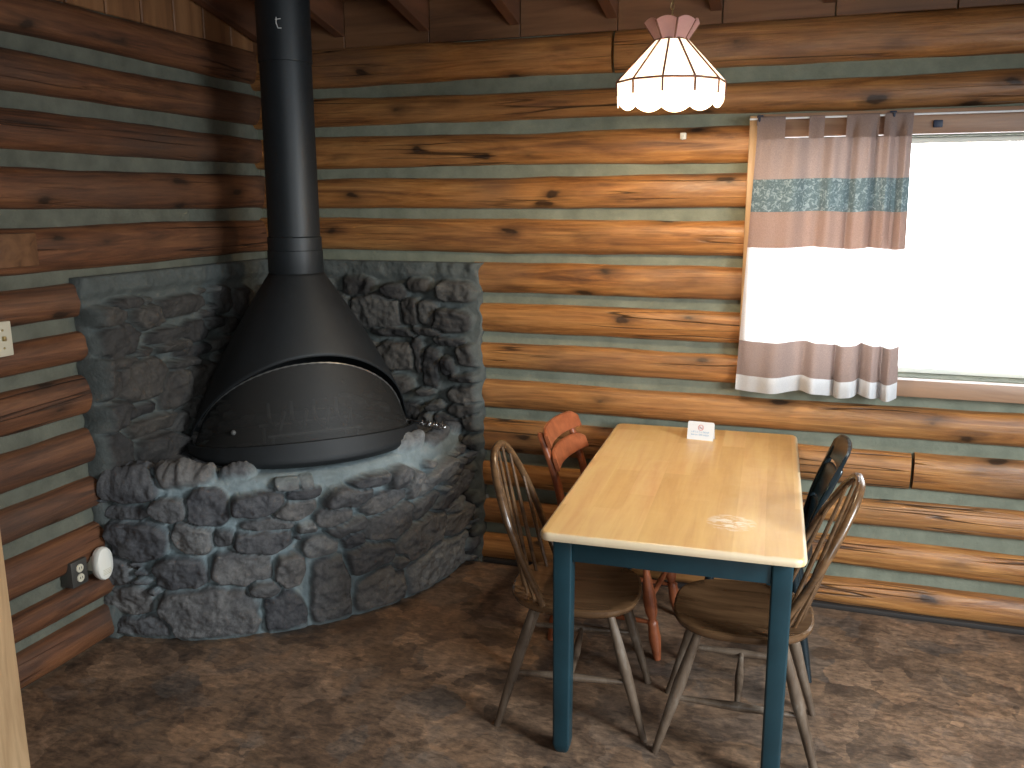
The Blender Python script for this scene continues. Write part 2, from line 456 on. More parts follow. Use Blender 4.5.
# back wall: mortar slab with the window hole, logs as its parts
bm = bmesh.new()
TOPZ = 2.62
box(bm, (-0.25, 0.0, 0), (WX0, 0.25, TOPZ)); box(bm, (WX1, 0.0, 0), (ROOM_X + 0.25, 0.25, TOPZ))
box(bm, (WX0, 0.0, 0), (WX1, 0.25, WZ0)); box(bm, (WX0, 0.0, WZ1), (WX1, 0.25, TOPZ))
wall_back = struct(mesh_obj('wall_back', bm, M['chink'], smooth=False))
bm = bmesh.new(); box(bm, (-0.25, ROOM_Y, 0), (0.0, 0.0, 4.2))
wall_left = struct(mesh_obj('wall_left', bm, M['chink_shaded'], smooth=False))
bm = bmesh.new(); box(bm, (ROOM_X, ROOM_Y, 0), (ROOM_X + 0.25, 0.0, 4.2))
struct(mesh_obj('wall_right', bm, M['gable'], smooth=False))
bm = bmesh.new(); box(bm, (-0.25, ROOM_Y - 0.25, 0), (ROOM_X + 0.25, ROOM_Y, 4.2))
struct(mesh_obj('wall_rear', bm, M['gable'], smooth=False))


def log_bm(L, h, depth, seed):
    bm = bmesh.new(); n = max(3, int(L / 0.045)); k = 13; rings = []
    for i in range(n + 1):
        x = L * i / n
        wt = noise.noise(Vector((x * 1.1, seed * 7.3, 0))) * 0.011 + noise.noise(Vector((x * 5.0, seed * 3.1, 5))) * 0.0045
        wb = noise.noise(Vector((x * 1.1, seed * 7.3, 9))) * 0.008 + noise.noise(Vector((x * 5.0, seed * 3.1, 15))) * 0.0035
        dd = depth * (1 + 0.16 * noise.noise(Vector((x * 1.4, seed * 2.2, 3))))
        ring = []
        for j in range(k):
            a = -math.pi / 2 + math.pi * j / (k - 1)
            ca, sa = math.cos(a), math.sin(a)
            y = 0.006 - (dd + 0.006) * abs(ca) ** 0.72
            hw = h / 2
            z = hw + hw * math.copysign(abs(sa) ** 0.95, sa) + (wt if sa > 0 else wb) * abs(sa)
            nn = noise.noise(Vector((x * 4, y * 16, z * 16 + seed))) * 0.0035
            ring.append(Vector((x, y - nn * abs(ca), z)))
        rings.append(ring)
    loft(bm, rings, closed=False)
    for r in (0, n):
        vsr = [v for v in bm.verts if abs(v.co.x - L * r / n) < 1e-6]
        c = bm.verts.new((L * r / n, 0.006, h / 2))
        vsr.sort(key=lambda v: v.co.z)
        for p, q in zip(vsr[:-1], vsr[1:]): bm.faces.new((p, q, c))
    return bm


BZ = [2.395, 2.227, 2.052, 1.860, 1.676, 1.481, 1.299, 1.118, 0.949, 0.762, 0.554, 0.381, 0.194, 0.012]
BCH = [0, 0.052, 0.050, 0.046, 0.044, 0.042, 0.046, 0.050, 0.054, 0.054, 0.056, 0.062, 0.058, 0.05]
joints = {0: 1.751, 9: 3.016}
for i in range(len(BZ) - 1):
    z0 = BZ[i + 1]; z1 = BZ[i] - BCH[i]
    spans = [(0.0, ROOM_X)]
    if z1 > 0.96 and z0 < 2.03:
        spans = [(0.0, 2.315), (3.87, ROOM_X)]
    if z1 > 0.96 and z0 < 0.96: spans = [(0.0, 2.315), (3.87, ROOM_X)] if z1 > 1.05 else [(0.0, ROOM_X)]
    if z0 < 1.40: spans = [(1.12 if a == 0.0 else a, b) for a, b in spans]
    if i in joints and z0 > 1.4: spans = [(0.0, joints[i] - 0.006), (joints[i] + 0.006, ROOM_X)]
    elif i in joints: spans = [(1.12, joints[i] - 0.006), (joints[i] + 0.006, ROOM_X)]
    for s, (xa, xb) in enumerate(spans):
        if xb - xa < 0.1: continue
        zz1 = z1
        o = mesh_obj('log', log_bm(xb - xa, zz1 - z0, 0.047, i * 1.7 + s * 11), M['log'], wall_back)
        o.location = (xa, 0, z0)

LZ = [2.400, 2.258, 2.069, 1.884, 1.678, 1.465, 1.289, 1.125, 0.925, 0.733, 0.553, 0.345, 0.190, 0.012]
LCH = [0, 0.052, 0.060, 0.056, 0.052, 0.050, 0.055, 0.055, 0.058, 0.056, 0.06, 0.055, 0.05]
for i in range(len(LZ) - 1):
    z0 = LZ[i + 1]; z1 = LZ[i] - LCH[i]
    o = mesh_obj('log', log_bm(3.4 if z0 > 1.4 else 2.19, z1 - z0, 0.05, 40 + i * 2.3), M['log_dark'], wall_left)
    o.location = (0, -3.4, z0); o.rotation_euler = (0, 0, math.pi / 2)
# cut end of a paler board let into a log of the left wall
bm = bmesh.new(); box(bm, (0.02, -1.75, 1.492), (0.058, -1.41, 1.605), 0.006)
o = mesh_obj('wood_patch', bm, M['frieze'], wall_left); o['label'] = 'paler wooden patch let into the log'

# boards between the rafters, above the top log of the back wall
RX = [0.085 + 0.42 * k for k in range(12)]               # right faces of the rafters
bm = bmesh.new()
for a, b in zip([-0.02] + RX, RX + [ROOM_X]):
    box(bm, (a + 0.002, -0.022, 2.392), (b - 0.002, 0.004, 2.62), 0.002, 1)
mesh_obj('frieze_board', bm, M['frieze'], wall_back, False)
bm = bmesh.new(); y = 0.0; kk = 0
while y > -5.6:
    box(bm, (-0.004, y - 0.186, 2.40), (0.018, y - 0.004, 4.0), 0.004, 1); y -= 0.19
mesh_obj('gable_boards', bm, M['gable'], wall_left, False)

# ceiling: boards on sloping rafters that rise away from the back wall
bm = bmesh.new()
for v in box(bm, (-0.25, ROOM_Y - 0.25, 0), (ROOM_X + 0.25, 0.25, 0.1)):
    v.co.z += CZ0 - CSL * v.co.y
ceiling = struct(mesh_obj('ceiling', bm, M['frieze'], smooth=False))
for rx in RX:
    bm = bmesh.new()
    for v in box(bm, (-0.045, ROOM_Y + 0.02, -0.15), (0, -0.022, 0.0), 0.002, 1):
        v.co.z += CZ0 - CSL * v.co.y
    o = mesh_obj('rafter', bm, M['rafter'], ceiling, False); o.location = (rx, 0, 0)

# partition end and its pine casing at the left edge
bm = bmesh.new(); box(bm, (0.0, -2.10, 0), (0.30, -1.995, 2.98))
struct(mesh_obj('wall_partition', bm, M['gable'], smooth=False))
bm = bmesh.new(); box(bm, (0.30, -2.115, 0), (0.408, -1.975, 2.98), 0.006)
struct(mesh_obj('trim_1', bm, M['pine']))
bm = bmesh.new(); box(bm, (1.16, -0.052, 0), (ROOM_X, 0.0, 0.022), 0.004)
struct(mesh_obj('baseboard_back', bm, M['dark_tone']))

# window
win = struct(bpy.data.objects.new('window_1', None)); COL.objects.link(win); win.location = (0, 0, 0)
bm = bmesh.new(); box(bm, (2.312, -0.052, 0.955), (2.35, 0.0, 2.035), 0.004)
mesh_obj('side_casing', bm, M['pine'], win)
bm = bmesh.new(); box(bm, (WX1, -0.052, 0.955), (WX1 + 0.09, 0.0, 2.035), 0.004)
mesh_obj('side_casing', bm, M['pine'], win)
bm = bmesh.new(); box(bm, (2.35, -0.05, 1.95), (WX1, 0.0, 2.04), 0.004)
mesh_obj('head_casing', bm, M['casing'], win)
bm = bmesh.new(); box(bm, (2.35, -0.062, 0.945), (WX1, 0.0, 1.012), 0.005)
mesh_obj('window_sill', bm, M['casing'], win)
bm = bmesh.new()
e = 0.02
for lo, hi in (((WX0, 0.10, WZ0), (WX0 + e, 0.14, WZ1)), ((WX1 - e, 0.10, WZ0), (WX1, 0.14, WZ1)), ((WX0, 0.10, WZ0), (WX1, 0.14, WZ0 + e)), ((WX0, 0.10, WZ1 - e), (WX1, 0.14, WZ1))):
    box(bm, lo, hi, 0.003)
mesh_obj('window_frame', bm, M['white'], win)
bm = bmesh.new(); box(bm, (WX0 + e, 0.117, WZ0 + e), (WX1 - e, 0.121, WZ1 - e))
mesh_obj('pane', bm, M['glass'], win, False)

# ------------------------------------------------------------------ stone fireplace
random.seed(7)
ERX, ERY = 1.080, 1.182      # plan of the curved hearth front (mortar face), a quarter ellipse about the corner
fire = thing('stone_hearth', 'dark fieldstone corner hearth with curved front and two low stone wall facings', 'fireplace', (0, 0, 0))


class Stones:
    """ellipses in the surface's own (u, v) metres"""
    def __init__(s): s.L = []

    def add(s, u, v, a, b, ang=0.0, p=3.0):
        s.L.append((u, v, max(a, 0.012), max(b, 0.010), ang, p, random.random(), random.uniform(-1, 1), random.uniform(-1, 1), random.uniform(0.6, 1.3)))

    def arr(s): return np.array(s.L)

    def fill(s, U, V, tries=2500, amin=0.03, amax=0.075):
        for q in range(tries):
            u = random.uniform(U[0], U[1]); v = random.uniform(V[0], V[1])
            a = random.uniform(amin, amax) * (1 - 0.5 * q / tries); b = a * random.uniform(0.45, 0.85); ok = True
            for S in s.L:
                du, dv = u - S[0], v - S[1]
                c, sn = math.cos(S[4]), math.sin(S[4])
                x = (c * du + sn * dv) / (S[2] + a * 0.92); y = (-sn * du + c * dv) / (S[3] + b * 0.92)
                if (abs(x) ** 2.6 + abs(y) ** 2.6) < 1: ok = False; break
            if ok: s.add(u, v, a, b, random.uniform(-0.25, 0.25))

    def field(s, u, v, wob):
        """u,v arrays -> height 0..1, stone mask, tone"""
        A = s.arr(); n = len(A)
        best = np.full(u.shape, 9.0); sec = np.full(u.shape, 9.0); idx = np.zeros(u.shape, int)
        for i in range(n):
            du = u - A[i, 0]; dv = v - A[i, 1]
            c, sn = math.cos(A[i, 4]), math.sin(A[i, 4])
            x = (c * du + sn * dv) / A[i, 2]; y = (-sn * du + c * dv) / A[i, 3]
            p = A[i, 5]
            d = (np.abs(x) ** p + np.abs(y) ** p) ** (1 / p) + wob
            m = d < best
            sec = np.where(m, best, np.minimum(sec, d)); idx = np.where(m, i, idx); best = np.where(m, d, best)
        A_ = A[idx]
        x = (u - A_[..., 0]) / A_[..., 2]; y = (v - A_[..., 1]) / A_[..., 3]
        edge = np.minimum(1.10 - best, (sec - best) * 0.9)
        prof = np.clip((edge - 0.03) / 0.22, 0, 1); prof = 1 - (1 - prof) ** 2.2
        mask = np.clip((edge - 0.045) / 0.07, 0, 1)
        hgt = prof * (A_[..., 9] * (1 + 0.28 * (x * A_[..., 7] + y * (0.7 + 0.6 * A_[..., 8]))) + 0.12 * np.clip(1 - best, 0, 1))
        return hgt, mask, A_[..., 6]


def stone_mesh(name, P, N, hgt, mask, tone, amp, parent, dark_tone=None, skirt=None):
    """grid of points P (nu,nv,3) pushed along N; skirt closes the rim back to the wall"""
    nu, nv = hgt.shape
    me = bpy.data.meshes.new(name)
    Q = P + N * (hgt * amp)[..., None]
    co = Q.reshape(-1, 3)
    idx = np.arange(nu * nv).reshape(nu, nv)
    f = np.stack([idx[:-1, :-1], idx[1:, :-1], idx[1:, 1:], idx[:-1, 1:]], -1).reshape(-1, 4).tolist()
    verts = co.tolist(); st = mask.reshape(-1).tolist(); tn = tone.reshape(-1).tolist()
    so = (dark_tone.reshape(-1) if dark_tone is not None else np.zeros(nu * nv)).tolist()
    if skirt is not None:
        rim = [idx[i, 0] for i in range(nu)] + [idx[nu - 1, j] for j in range(1, nv)] + [idx[i, nv - 1] for i in range(nu - 2, -1, -1)] + [idx[0, j] for j in range(nv - 2, 0, -1)]
        base = len(verts)
        for r in rim:
            verts.append(skirt(Vector(verts[r]))[:]); st.append(0.0); tn.append(0.5); so.append(so[r])
        m = len(rim)
        for k in range(m):
            f.append((int(rim[k]), base + k, base + (k + 1) % m, int(rim[(k + 1) % m])))
    me.from_pydata(verts, [], f); me.update()
    for nm, arr in (('stone', st), ('tone', tn), ('dark_tone', so)):
        at = me.attributes.new(nm, 'FLOAT', 'POINT'); at.data.foreach_set('value', arr)
    me.materials.append(M['stone'])
    for p in me.polygons: p.use_smooth = True
    o = bpy.data.objects.new(name, me); COL.objects.link(o); o.parent = parent
    return o


def wobble(P, sc=9.0, amp=0.16):
    out = np.zeros(P.shape[:2])
    for i in range(P.shape[0]):
        for j in range(P.shape[1]):
            q = Vector(P[i, j])
            out[i, j] = amp * noise.noise(q * sc) + amp * 0.6 * noise.noise(q * sc * 2.7)
    return out


def rough(P, sc, amp):
    out = np.zeros(P.shape[:2])
    for i in range(P.shape[0]):
        for j in range(P.shape[1]):
            q = Vector(P[i, j])
            out[i, j] = amp * (noise.noise(q * sc) + 0.5 * noise.noise(q * sc * 2.3) + 0.3 * noise.noise(q * sc * 5.1))
    return out


# --- curved front and ledge in one sheet: u along the front, v up the face and then in over the ledge
NA = 400
th = np.linspace(0.0, math.pi / 2, NA)                    # 0 = left wall end, pi/2 = back wall end
AX = ERX * np.sin(th); AY = -ERY * np.cos(th)
AL = np.concatenate([[0], np.cumsum(np.hypot(np.diff(AX), np.diff(AY)))])
ULEN = AL[-1]
HZ = 0.655; RC = 0.045; VIN = 0.50


def front_uv(px, py):
    d = pix_ray(px, py); A = (d.x / ERX) ** 2 + (d.y / ERY) ** 2
    B = 2 * (CAM.x * d.x / ERX ** 2 + CAM.y * d.y / ERY ** 2); Cc = (CAM.x / ERX) ** 2 + (CAM.y / ERY) ** 2 - 1
    disc = B * B - 4 * A * Cc
    if disc < 0: return None
    tt = (-B - math.sqrt(disc)) / 2 / A; p = CAM + d * tt
    a = math.atan2(p.x / ERX, -p.y / ERY)
    return float(np.interp(a, th, AL)), p.z


def plane_uv(px, py, ax, val):
    d = pix_ray(px, py); tt = (val - CAM[ax]) / d[ax]; p = CAM + d * tt
    return (p.y if ax == 0 else p.x), p.z


def add_from_photo(S, lst, fn, x0, y0, sc, grow=1.0):
    for it in lst:
        X, Y, hw, hh = it[:4]; ang = it[4] if len(it) > 4 else 0
        px, py = x0 + X / sc, y0 + Y / sc
        a = fn(px, py); b = fn(px + 2, py); c = fn(px, py + 2)
        if not a or not b or not c: continue
        kx = max(abs(b[0] - a[0]) / 2, 0.002); kz = abs(c[1] - a[1]) / 2
        S.add(a[0], a[1], hw / sc * kx * grow, hh / sc * kz * grow, math.radians(-ang) * 0.8)


front_list = [
    (170, 480, 72, 36), (315, 447, 118, 72), (502, 445, 50, 60, -12), (610, 395, 50, 92), (727, 392, 62, 62, -15), (868, 322, 80, 66, -20), (972, 292, 26, 50),
    (250, 345, 64, 44), (395, 332, 74, 44, 8), (512, 335, 38, 40), (450, 380, 40, 22, 15), (700, 300, 60, 38, -12), (125, 408, 52, 40), (95, 335, 40, 40),
    (660, 260, 24, 22, -20), (580, 275, 42, 30), (765, 315, 18, 20), (820, 255, 64, 42, -22), (905, 222, 36, 42, -15), (745, 222, 58, 48, -18), (965, 232, 26, 44), (940, 268, 16, 22),
    (150, 262, 68, 52), (280, 258, 50, 40, 8), (352, 258, 28, 22), (445, 265, 72, 34), (610, 205, 48, 26, 5), (645, 232, 58, 20, -14), (460, 228, 66, 20), (548, 232, 26, 14),
    (225, 190, 44, 28), (314, 190, 52, 48), (125, 197, 48, 18), (430, 176, 64, 28, -4), (525, 192, 54, 26, -12), (645, 158, 60, 30, -6), (735, 172, 58, 28, -14), (830, 182, 36, 24, -20),
    (545, 152, 42, 14, -4), (505, 127, 32, 12, 5), (548, 122, 17, 15), (690, 122, 48, 16, -8), (766, 116, 26, 28), (850, 112, 52, 24, -24), (925, 125, 40, 26, -20), (885, 155, 40, 20, -24), (960, 172, 22, 34), (905, 180, 24, 20),
    (130, 142, 60, 28), (800, 130, 20, 36),
]
S = Stones(); add_from_photo(S, front_list, front_uv, 80, 430, 2.438, 1.0)
# stones lying on the ledge at its two ends (the middle is smooth mortar)
for (u, v, a, b, an) in ((0.10, HZ + 0.05, 0.10, 0.05, 0), (0.34, HZ + 0.035, 0.12, 0.06, 0), (0.55, HZ + 0.05, 0.08, 0.05, 0), (0.14, HZ + 0.19, 0.13, 0.08, 0), (0.42, HZ + 0.18, 0.12, 0.07, 0.2),
                         (0.25, HZ + 0.34, 0.16, 0.07, 0), (0.55, HZ + 0.30, 0.1, 0.06, 0), (1.33, HZ + 0.05, 0.09, 0.05, 0), (1.53, HZ + 0.04, 0.10, 0.05, 0.2), (1.72, HZ + 0.05, 0.08, 0.05, 0),
                         (1.40, HZ + 0.17, 0.11, 0.07, 0), (1.64, HZ + 0.17, 0.11, 0.07, 0), (1.5, HZ + 0.33, 0.16, 0.07, 0)):
    S.add(u, v, a, b, an)
S.fill((0.02, ULEN - 0.02), (0.03, HZ - 0.06), 2200, 0.028, 0.06)
S.fill((0.02, 0.60), (HZ, HZ + 0.4), 300, 0.03, 0.06)
S.fill((1.24, ULEN - 0.02), (HZ, HZ + 0.4), 300, 0.03, 0.06)
nu, nv = 340, 215
us = np.linspace(0, ULEN, nu); vsn = np.linspace(0, HZ + VIN, nv)
U, V = np.meshgrid(us, vsn, indexing='ij')
TH = np.interp(U, AL, th)
nx = np.sin(TH) / ERX; ny = -np.cos(TH) / ERY; nl = np.hypot(nx, ny); nx /= nl; ny /= nl
zv = HZ - RC; arc = RC * math.pi / 2
inn = np.zeros_like(V); Z = np.zeros_like(V); NN = np.zeros(V.shape + (3,))
for (i, j), v in np.ndenumerate(V):
    if v < zv: off, z, a = 0.0, v, 0.0
    elif v < zv + arc:
        a = (v - zv) / RC; off = RC * (1 - math.cos(a)); z = zv + RC * math.sin(a)
    else:
        a = math.pi / 2; off = RC + (v - zv - arc); z = HZ + 0.02 * min(1.0, (v - zv - arc) / 0.16)
    inn[i, j] = off; Z[i, j] = z
    NN[i, j] = (nx[i, j] * math.cos(a), ny[i, j] * math.cos(a), math.sin(a))
bx = ERX * np.sin(TH); by = -ERY * np.cos(TH)
rr = 1 - inn / np.hypot(bx, by)
P = np.stack([bx * rr, by * rr, Z], -1)
hg, mk, tn = S.field(U, V, wobble(P))
hg = hg + rough(P, 17, 0.26) * mk + rough(P, 30, 0.05)
mid = np.clip((V - (HZ - 0.05)) / 0.04, 0, 1) * np.clip((U - 0.58) / 0.08, 0, 1) * np.clip((1.24 - U) / 0.08, 0, 1)
mk = mk * (1 - mid); hg = hg * (1 - 0.9 * mid)
hg = hg * (1 - 0.88 * np.clip((V - HZ - 0.03) / 0.06, 0, 1))
lo_ = np.clip(V / 0.03, 0, 1); hg = hg * (0.4 + 0.6 * lo_); mk = mk * np.clip((V - 0.012) / 0.02, 0, 1)
stone_mesh('hearth_base', P, NN, hg, mk, tn, 0.056, fire)

# --- stone facings on the two walls
lw_list = [(70, 182, 38, 26), (172, 182, 42, 30), (285, 215, 32, 28), (250, 157, 62, 24), (100, 242, 58, 40), (212, 226, 40, 18), (232, 250, 42, 14), (288, 260, 46, 14), (165, 332, 56, 50),
           (62, 330, 34, 55), (150, 406, 46, 15), (232, 352, 34, 50), (185, 440, 66, 22), (196, 505, 58, 52), (95, 520, 48, 62), (330, 196, 26, 15), (342, 246, 34, 15), (352, 140, 20, 34),
           (305, 335, 36, 40), (250, 292, 36, 12), (100, 295, 44, 14), (90, 420, 38, 34), (245, 432, 30, 26), (292, 395, 30, 26), (400, 150, 26, 40), (370, 200, 22, 20), (120, 150, 40, 14)]
bw_list = [(690, 108, 36, 24), (735, 168, 58, 44), (780, 122, 28, 20), (836, 106, 28, 18), (925, 122, 44, 26), (915, 192, 44, 30), (815, 168, 24, 32), (857, 172, 22, 30), (780, 217, 62, 11), (852, 217, 40, 10),
           (912, 241, 40, 11), (790, 275, 52, 34), (866, 300, 20, 50, 8), (832, 268, 13, 46), (956, 272, 28, 28), (940, 326, 40, 10), (950, 366, 44, 22, -12), (940, 402, 40, 18, -12), (905, 300, 18, 26),
           (965, 432, 26, 22), (900, 430, 34, 24), (780, 340, 40, 22), (650, 160, 24, 34), (860, 430, 22, 26)]


def wing(name, ax, lst, lo, hi, z0, z1):
    S = Stones()
    off = 0.055
    add_from_photo(S, lst, lambda px, py: plane_uv(px, py, ax, off if ax == 0 else -off), 70, 240, 2.381, 1.0)
    S.L = [s for s in S.L if s[1] < z1 - 0.05]
    S.fill((lo + 0.03, hi - 0.03), (z0, z1 - 0.10), 1500, 0.03, 0.07)
    nu = int((hi - lo) / 0.0075); nv = int((z1 - z0) / 0.0075)
    U, V = np.meshgrid(np.linspace(lo, hi, nu), np.linspace(z0, z1, nv), indexing='ij')
    if ax == 0:
        P = np.stack([np.full_like(U, off), U, V], -1); N = np.zeros_like(P); N[..., 0] = 1
        sk = lambda p: Vector((0.002, p.y, p.z))
    else:
        P = np.stack([U, np.full_like(U, -off), V], -1); N = np.zeros_like(P); N[..., 1] = -1
        sk = lambda p: Vector((p.x, -0.002, p.z))
    wb = wobble(P)
    hg, mk, tn = S.field(U, V, wb)
    hg = hg + rough(P, 17, 0.26) * mk + rough(P, 16, 0.08)
    cap = np.clip((V - (z1 - 0.085)) / 0.03, 0, 1)
    mk = mk * (1 - cap); hg = hg * (1 - cap) + cap * (0.35 + rough(P, 12, 0.2))
    # uneven outer end of the facing
    e = (U - lo) if ax == 0 else (hi - U)
    fall = np.clip(e / 0.03, 0, 1) ** 0.5
    hg = hg * fall - (1 - fall) * 0.05; mk = mk * np.clip((e - 0.012) / 0.02, 0, 1)
    jag = 0.022 * np.array([[noise.noise(Vector((V[i, j] * 9, 3.3, ax))) + 0.5 * noise.noise(Vector((V[i, j] * 23, 8.3, ax))) for j in range(nv)] for i in range(nu)])
    sgn = -1 if ax == 0 else 1
    shift = jag * np.clip(1 - e / 0.25, 0, 1) * sgn
    P[..., 1 if ax == 0 else 0] += shift
    stone_mesh(name, P, N, hg, mk, tn, 0.058, fire, dark_tone=np.full(hg.shape, 1.0), skirt=sk)


wing('left_facing', 0, lw_list, -1.235, -0.03, 0.0, 1.435)
wing('back_facing', 1, bw_list, 0.03, 1.165, 0.0, 1.435)

# ------------------------------------------------------------------ conical stove
SO = Vector((0.51, -0.51, 0.68))
stove = thing('cone_stove', 'black conical steel wood stove with arched mesh opening on the stone hearth', 'stove', SO)
W_ = Vector((math.sqrt(.5), math.sqrt(.5), 0)); D_ = Vector((math.sqrt(.5), -math.sqrt(.5), 0))
BA, BB = 0.505, 0.42
ZB, ZT = 0.685, 1.415
TOPC = Vector((0.487, -0.487, 0))


def cone_pt(phi, z, scale=1.0):
    t = (z - ZB) / (ZT - ZB)
    a = BA + (0.112 - BA) * t; b = BB + (0.112 - BB) * t
    bul = 0.030 * math.sin(math.pi * min(1, max(0, t)))
    if t > 0.93: bul += 0.0
    a += bul; b += bul
    c = Vector((0.51, -0.51, 0)).lerp(TOPC, max(0, t))
    p = c + W_ * (a * scale * math.sin(phi)) + D_ * (b * scale * math.cos(phi))
    p.z = z
    return p - SO


def z_lip(phi): return 0.715 + 0.055 * max(0.0, math.cos(phi)) ** 1.2


PHM = math.radians(96); ZAP = 1.09


def z_open(phi):
    x = abs(phi) / PHM
    if x >= 1: return z_lip(phi)
    return z_lip(phi) + (ZAP - z_lip(0)) * (1 - x ** 2.2) ** 0.75


NPH = 112; phis = [-math.pi + 2 * math.pi * k / NPH for k in range(NPH)]
bm = bmesh.new()
rings = []
for j in range(25):
    s = j / 24
    rings.append([cone_pt(p, z_open(p) + (ZT - z_open(p)) * s) for p in phis])
loft(bm, rings)
o = mesh_obj('hood', bm, M['steel'], stove)
md = o.modifiers.new('thick', 'SOLIDIFY'); md.thickness = 0.006; md.offset = -1
bm = bmesh.new()                                        # fire bowl: floor of the bowl and the band up to the lip
rings = [[Vector((0.51, -0.51, 0.66)) - SO + Vector((0.02 * math.sin(p), 0.02 * math.cos(p), 0.02)) for p in phis]]
rings.append([cone_pt(p, 0.685, 0.80) - Vector((0, 0, 0.005)) for p in phis])
rings.append([cone_pt(p, 0.685, 0.955) - Vector((0, 0, 0.015)) for p in phis])
rings.append([cone_pt(p, 0.69, 0.99) - Vector((0, 0, 0.005)) for p in phis])
for j in range(5):
    rings.append([cone_pt(p, 0.695 + (z_lip(p) - 0.695) * j / 4) for p in phis])
rings.append([cone_pt(p, z_lip(p), 0.965) for p in phis])
rings.append([cone_pt(p, z_lip(p) - 0.03, 0.95) for p in phis])
loft(bm, rings, cap0=True)
mesh_obj('fire_bowl', bm, M['steel'], stove)
# mesh screen set back behind the arched edge
bm = bmesh.new(); rings = []
ph2 = [-math.radians(97) + math.radians(194) * k / 60 for k in range(61)]


def scr_top(p):
    x = abs(p + 0.10) / math.radians(98)
    return z_lip(p) + (ZAP - 0.028 - z_lip(0)) * max(0.02, (1 - min(1, x) ** 2.2)) ** 0.75


for j in range(9):
    rings.append([cone_pt(p, z_lip(p) - 0.012 + (scr_top(p) - z_lip(p) + 0.012) * j / 8, 0.935) for p in ph2])
loft(bm, rings, closed=False)
scr = mesh_obj('mesh_screen', bm, M['wire'], stove)
bm = bmesh.new(); tube(bm, [cone_pt(p, scr_top(p) + 0.001, 0.937) for p in ph2], [0.004 if k % 2 else 0.0022 for k in range(61)], 6)
o = mesh_obj('screen_edge', bm, M['chain'], scr); o['label'] = 'beaded light grey steel edge of the mesh'
bm = bmesh.new(); p = cone_pt(math.radians(-52), 0.80, 0.945)
bmesh.ops.create_uvsphere(bm, u_segments=12, v_segments=8, radius=0.011, matrix=Matrix.Translation(p))
mesh_obj('screen_knob', bm, M['iron'], scr)
# coil spring handle at the right end
bm = bmesh.new(); h0 = Vector((0.93, -0.27, 0.735)) - SO; h1 = Vector((1.065, -0.245, 0.715)) - SO
ax = (h1 - h0).normalized(); n1 = ax.cross(Vector((0, 0, 1))).normalized(); n2 = ax.cross(n1)
tube(bm, [h0.lerp(h1, 0.15 + 0.85 * k / 140) + (n1 * math.cos(2 * math.pi * 9 * k / 140) + n2 * math.sin(2 * math.pi * 9 * k / 140)) * 0.012 for k in range(141)], 0.0035, 6)
tube(bm, [h0 - ax * 0.09, h1], 0.005, 8)
o = mesh_obj('spring_handle', bm, M['chrome'], stove); o['label'] = 'shiny coiled wire handle'
# flue pipe with collar and joint
bm = bmesh.new(); c0 = TOPC - SO; c0.z = 0
ZC = CZ0 - CSL * TOPC.y + 0.02
lathe(bm, [(0.112, ZT - 0.68 - 0.012), (0.116, ZT - 0.68), (0.116, 1.505 - 0.68), (0.113, 1.508 - 0.68), (0.113, 1.56 - 0.68), (0.108, 1.565 - 0.68), (0.105, 2.26 - 0.68), (0.1085, 2.262 - 0.68), (0.1085, ZC - 0.68)], 40, True, True, c0)
mesh_obj('flue_pipe', bm, M['pipe'], stove)
bm = bmesh.new(); d = (CAM - TOPC); d.z = 0; d.normalize(); sd = Vector((-d.y, d.x, 0))


def on_pipe(px, py, r=0.1095):
    dr = pix_ray(px, py); ox, oy = CAM.x - TOPC.x, CAM.y - TOPC.y
    A = dr.x ** 2 + dr.y ** 2; B = 2 * (ox * dr.x + oy * dr.y); Cc = ox * ox + oy * oy - r * r
    tt = (-B - math.sqrt(max(0, B * B - 4 * A * Cc))) / 2 / A
    return CAM + dr * tt - SO


tube(bm, [on_pipe(276, 17), on_pipe(276, 23), on_pipe(278, 28), on_pipe(281.5, 28)], 0.0022, 6)
tube(bm, [on_pipe(275, 19.5), on_pipe(280.5, 18.5)], 0.0018, 6)
o = mesh_obj('chalk_mark', bm, M['chalk'], stove); o['label'] = 'small pale chalk mark on the flue pipe'

# log grate inside
grate = thing('fire_grate', 'grey iron log grate behind the mesh inside the black stove', 'grate', (0.555, -0.555, 0.695), math.radians(-45))
# local +x faces the room
for s in (-1, 1):
    bm = bmesh.new(); tube(bm, [(s * 0.10 + 0.02, -0.20, 0.06), (s * 0.10 + 0.02, 0.20, 0.06)], 0.008, 8); mesh_obj('rail', bm, M['iron'], grate)
for k in range(4):
    yy = -0.15 + 0.10 * k
    bm = bmesh.new(); tube(bm, [(-0.12, yy, 0.15), (-0.105, yy, 0.085), (-0.08, yy, 0.07), (0.10, yy, 0.07), (0.13, yy, 0.09), (0.145 + 0.01 * k, yy + 0.012 * (1.5 - k), 0.17)], 0.009, 8); mesh_obj('bar', bm, M['iron'], grate)
for s in (-1, 1):
    for q in (-1, 1):
        bm = bmesh.new(); tube(bm, [(s * 0.10 + 0.02, q * 0.18, 0.06), (s * 0.10 + 0.02, q * 0.18, -0.018)], 0.008, 8); mesh_obj('leg', bm, M['iron'], grate)

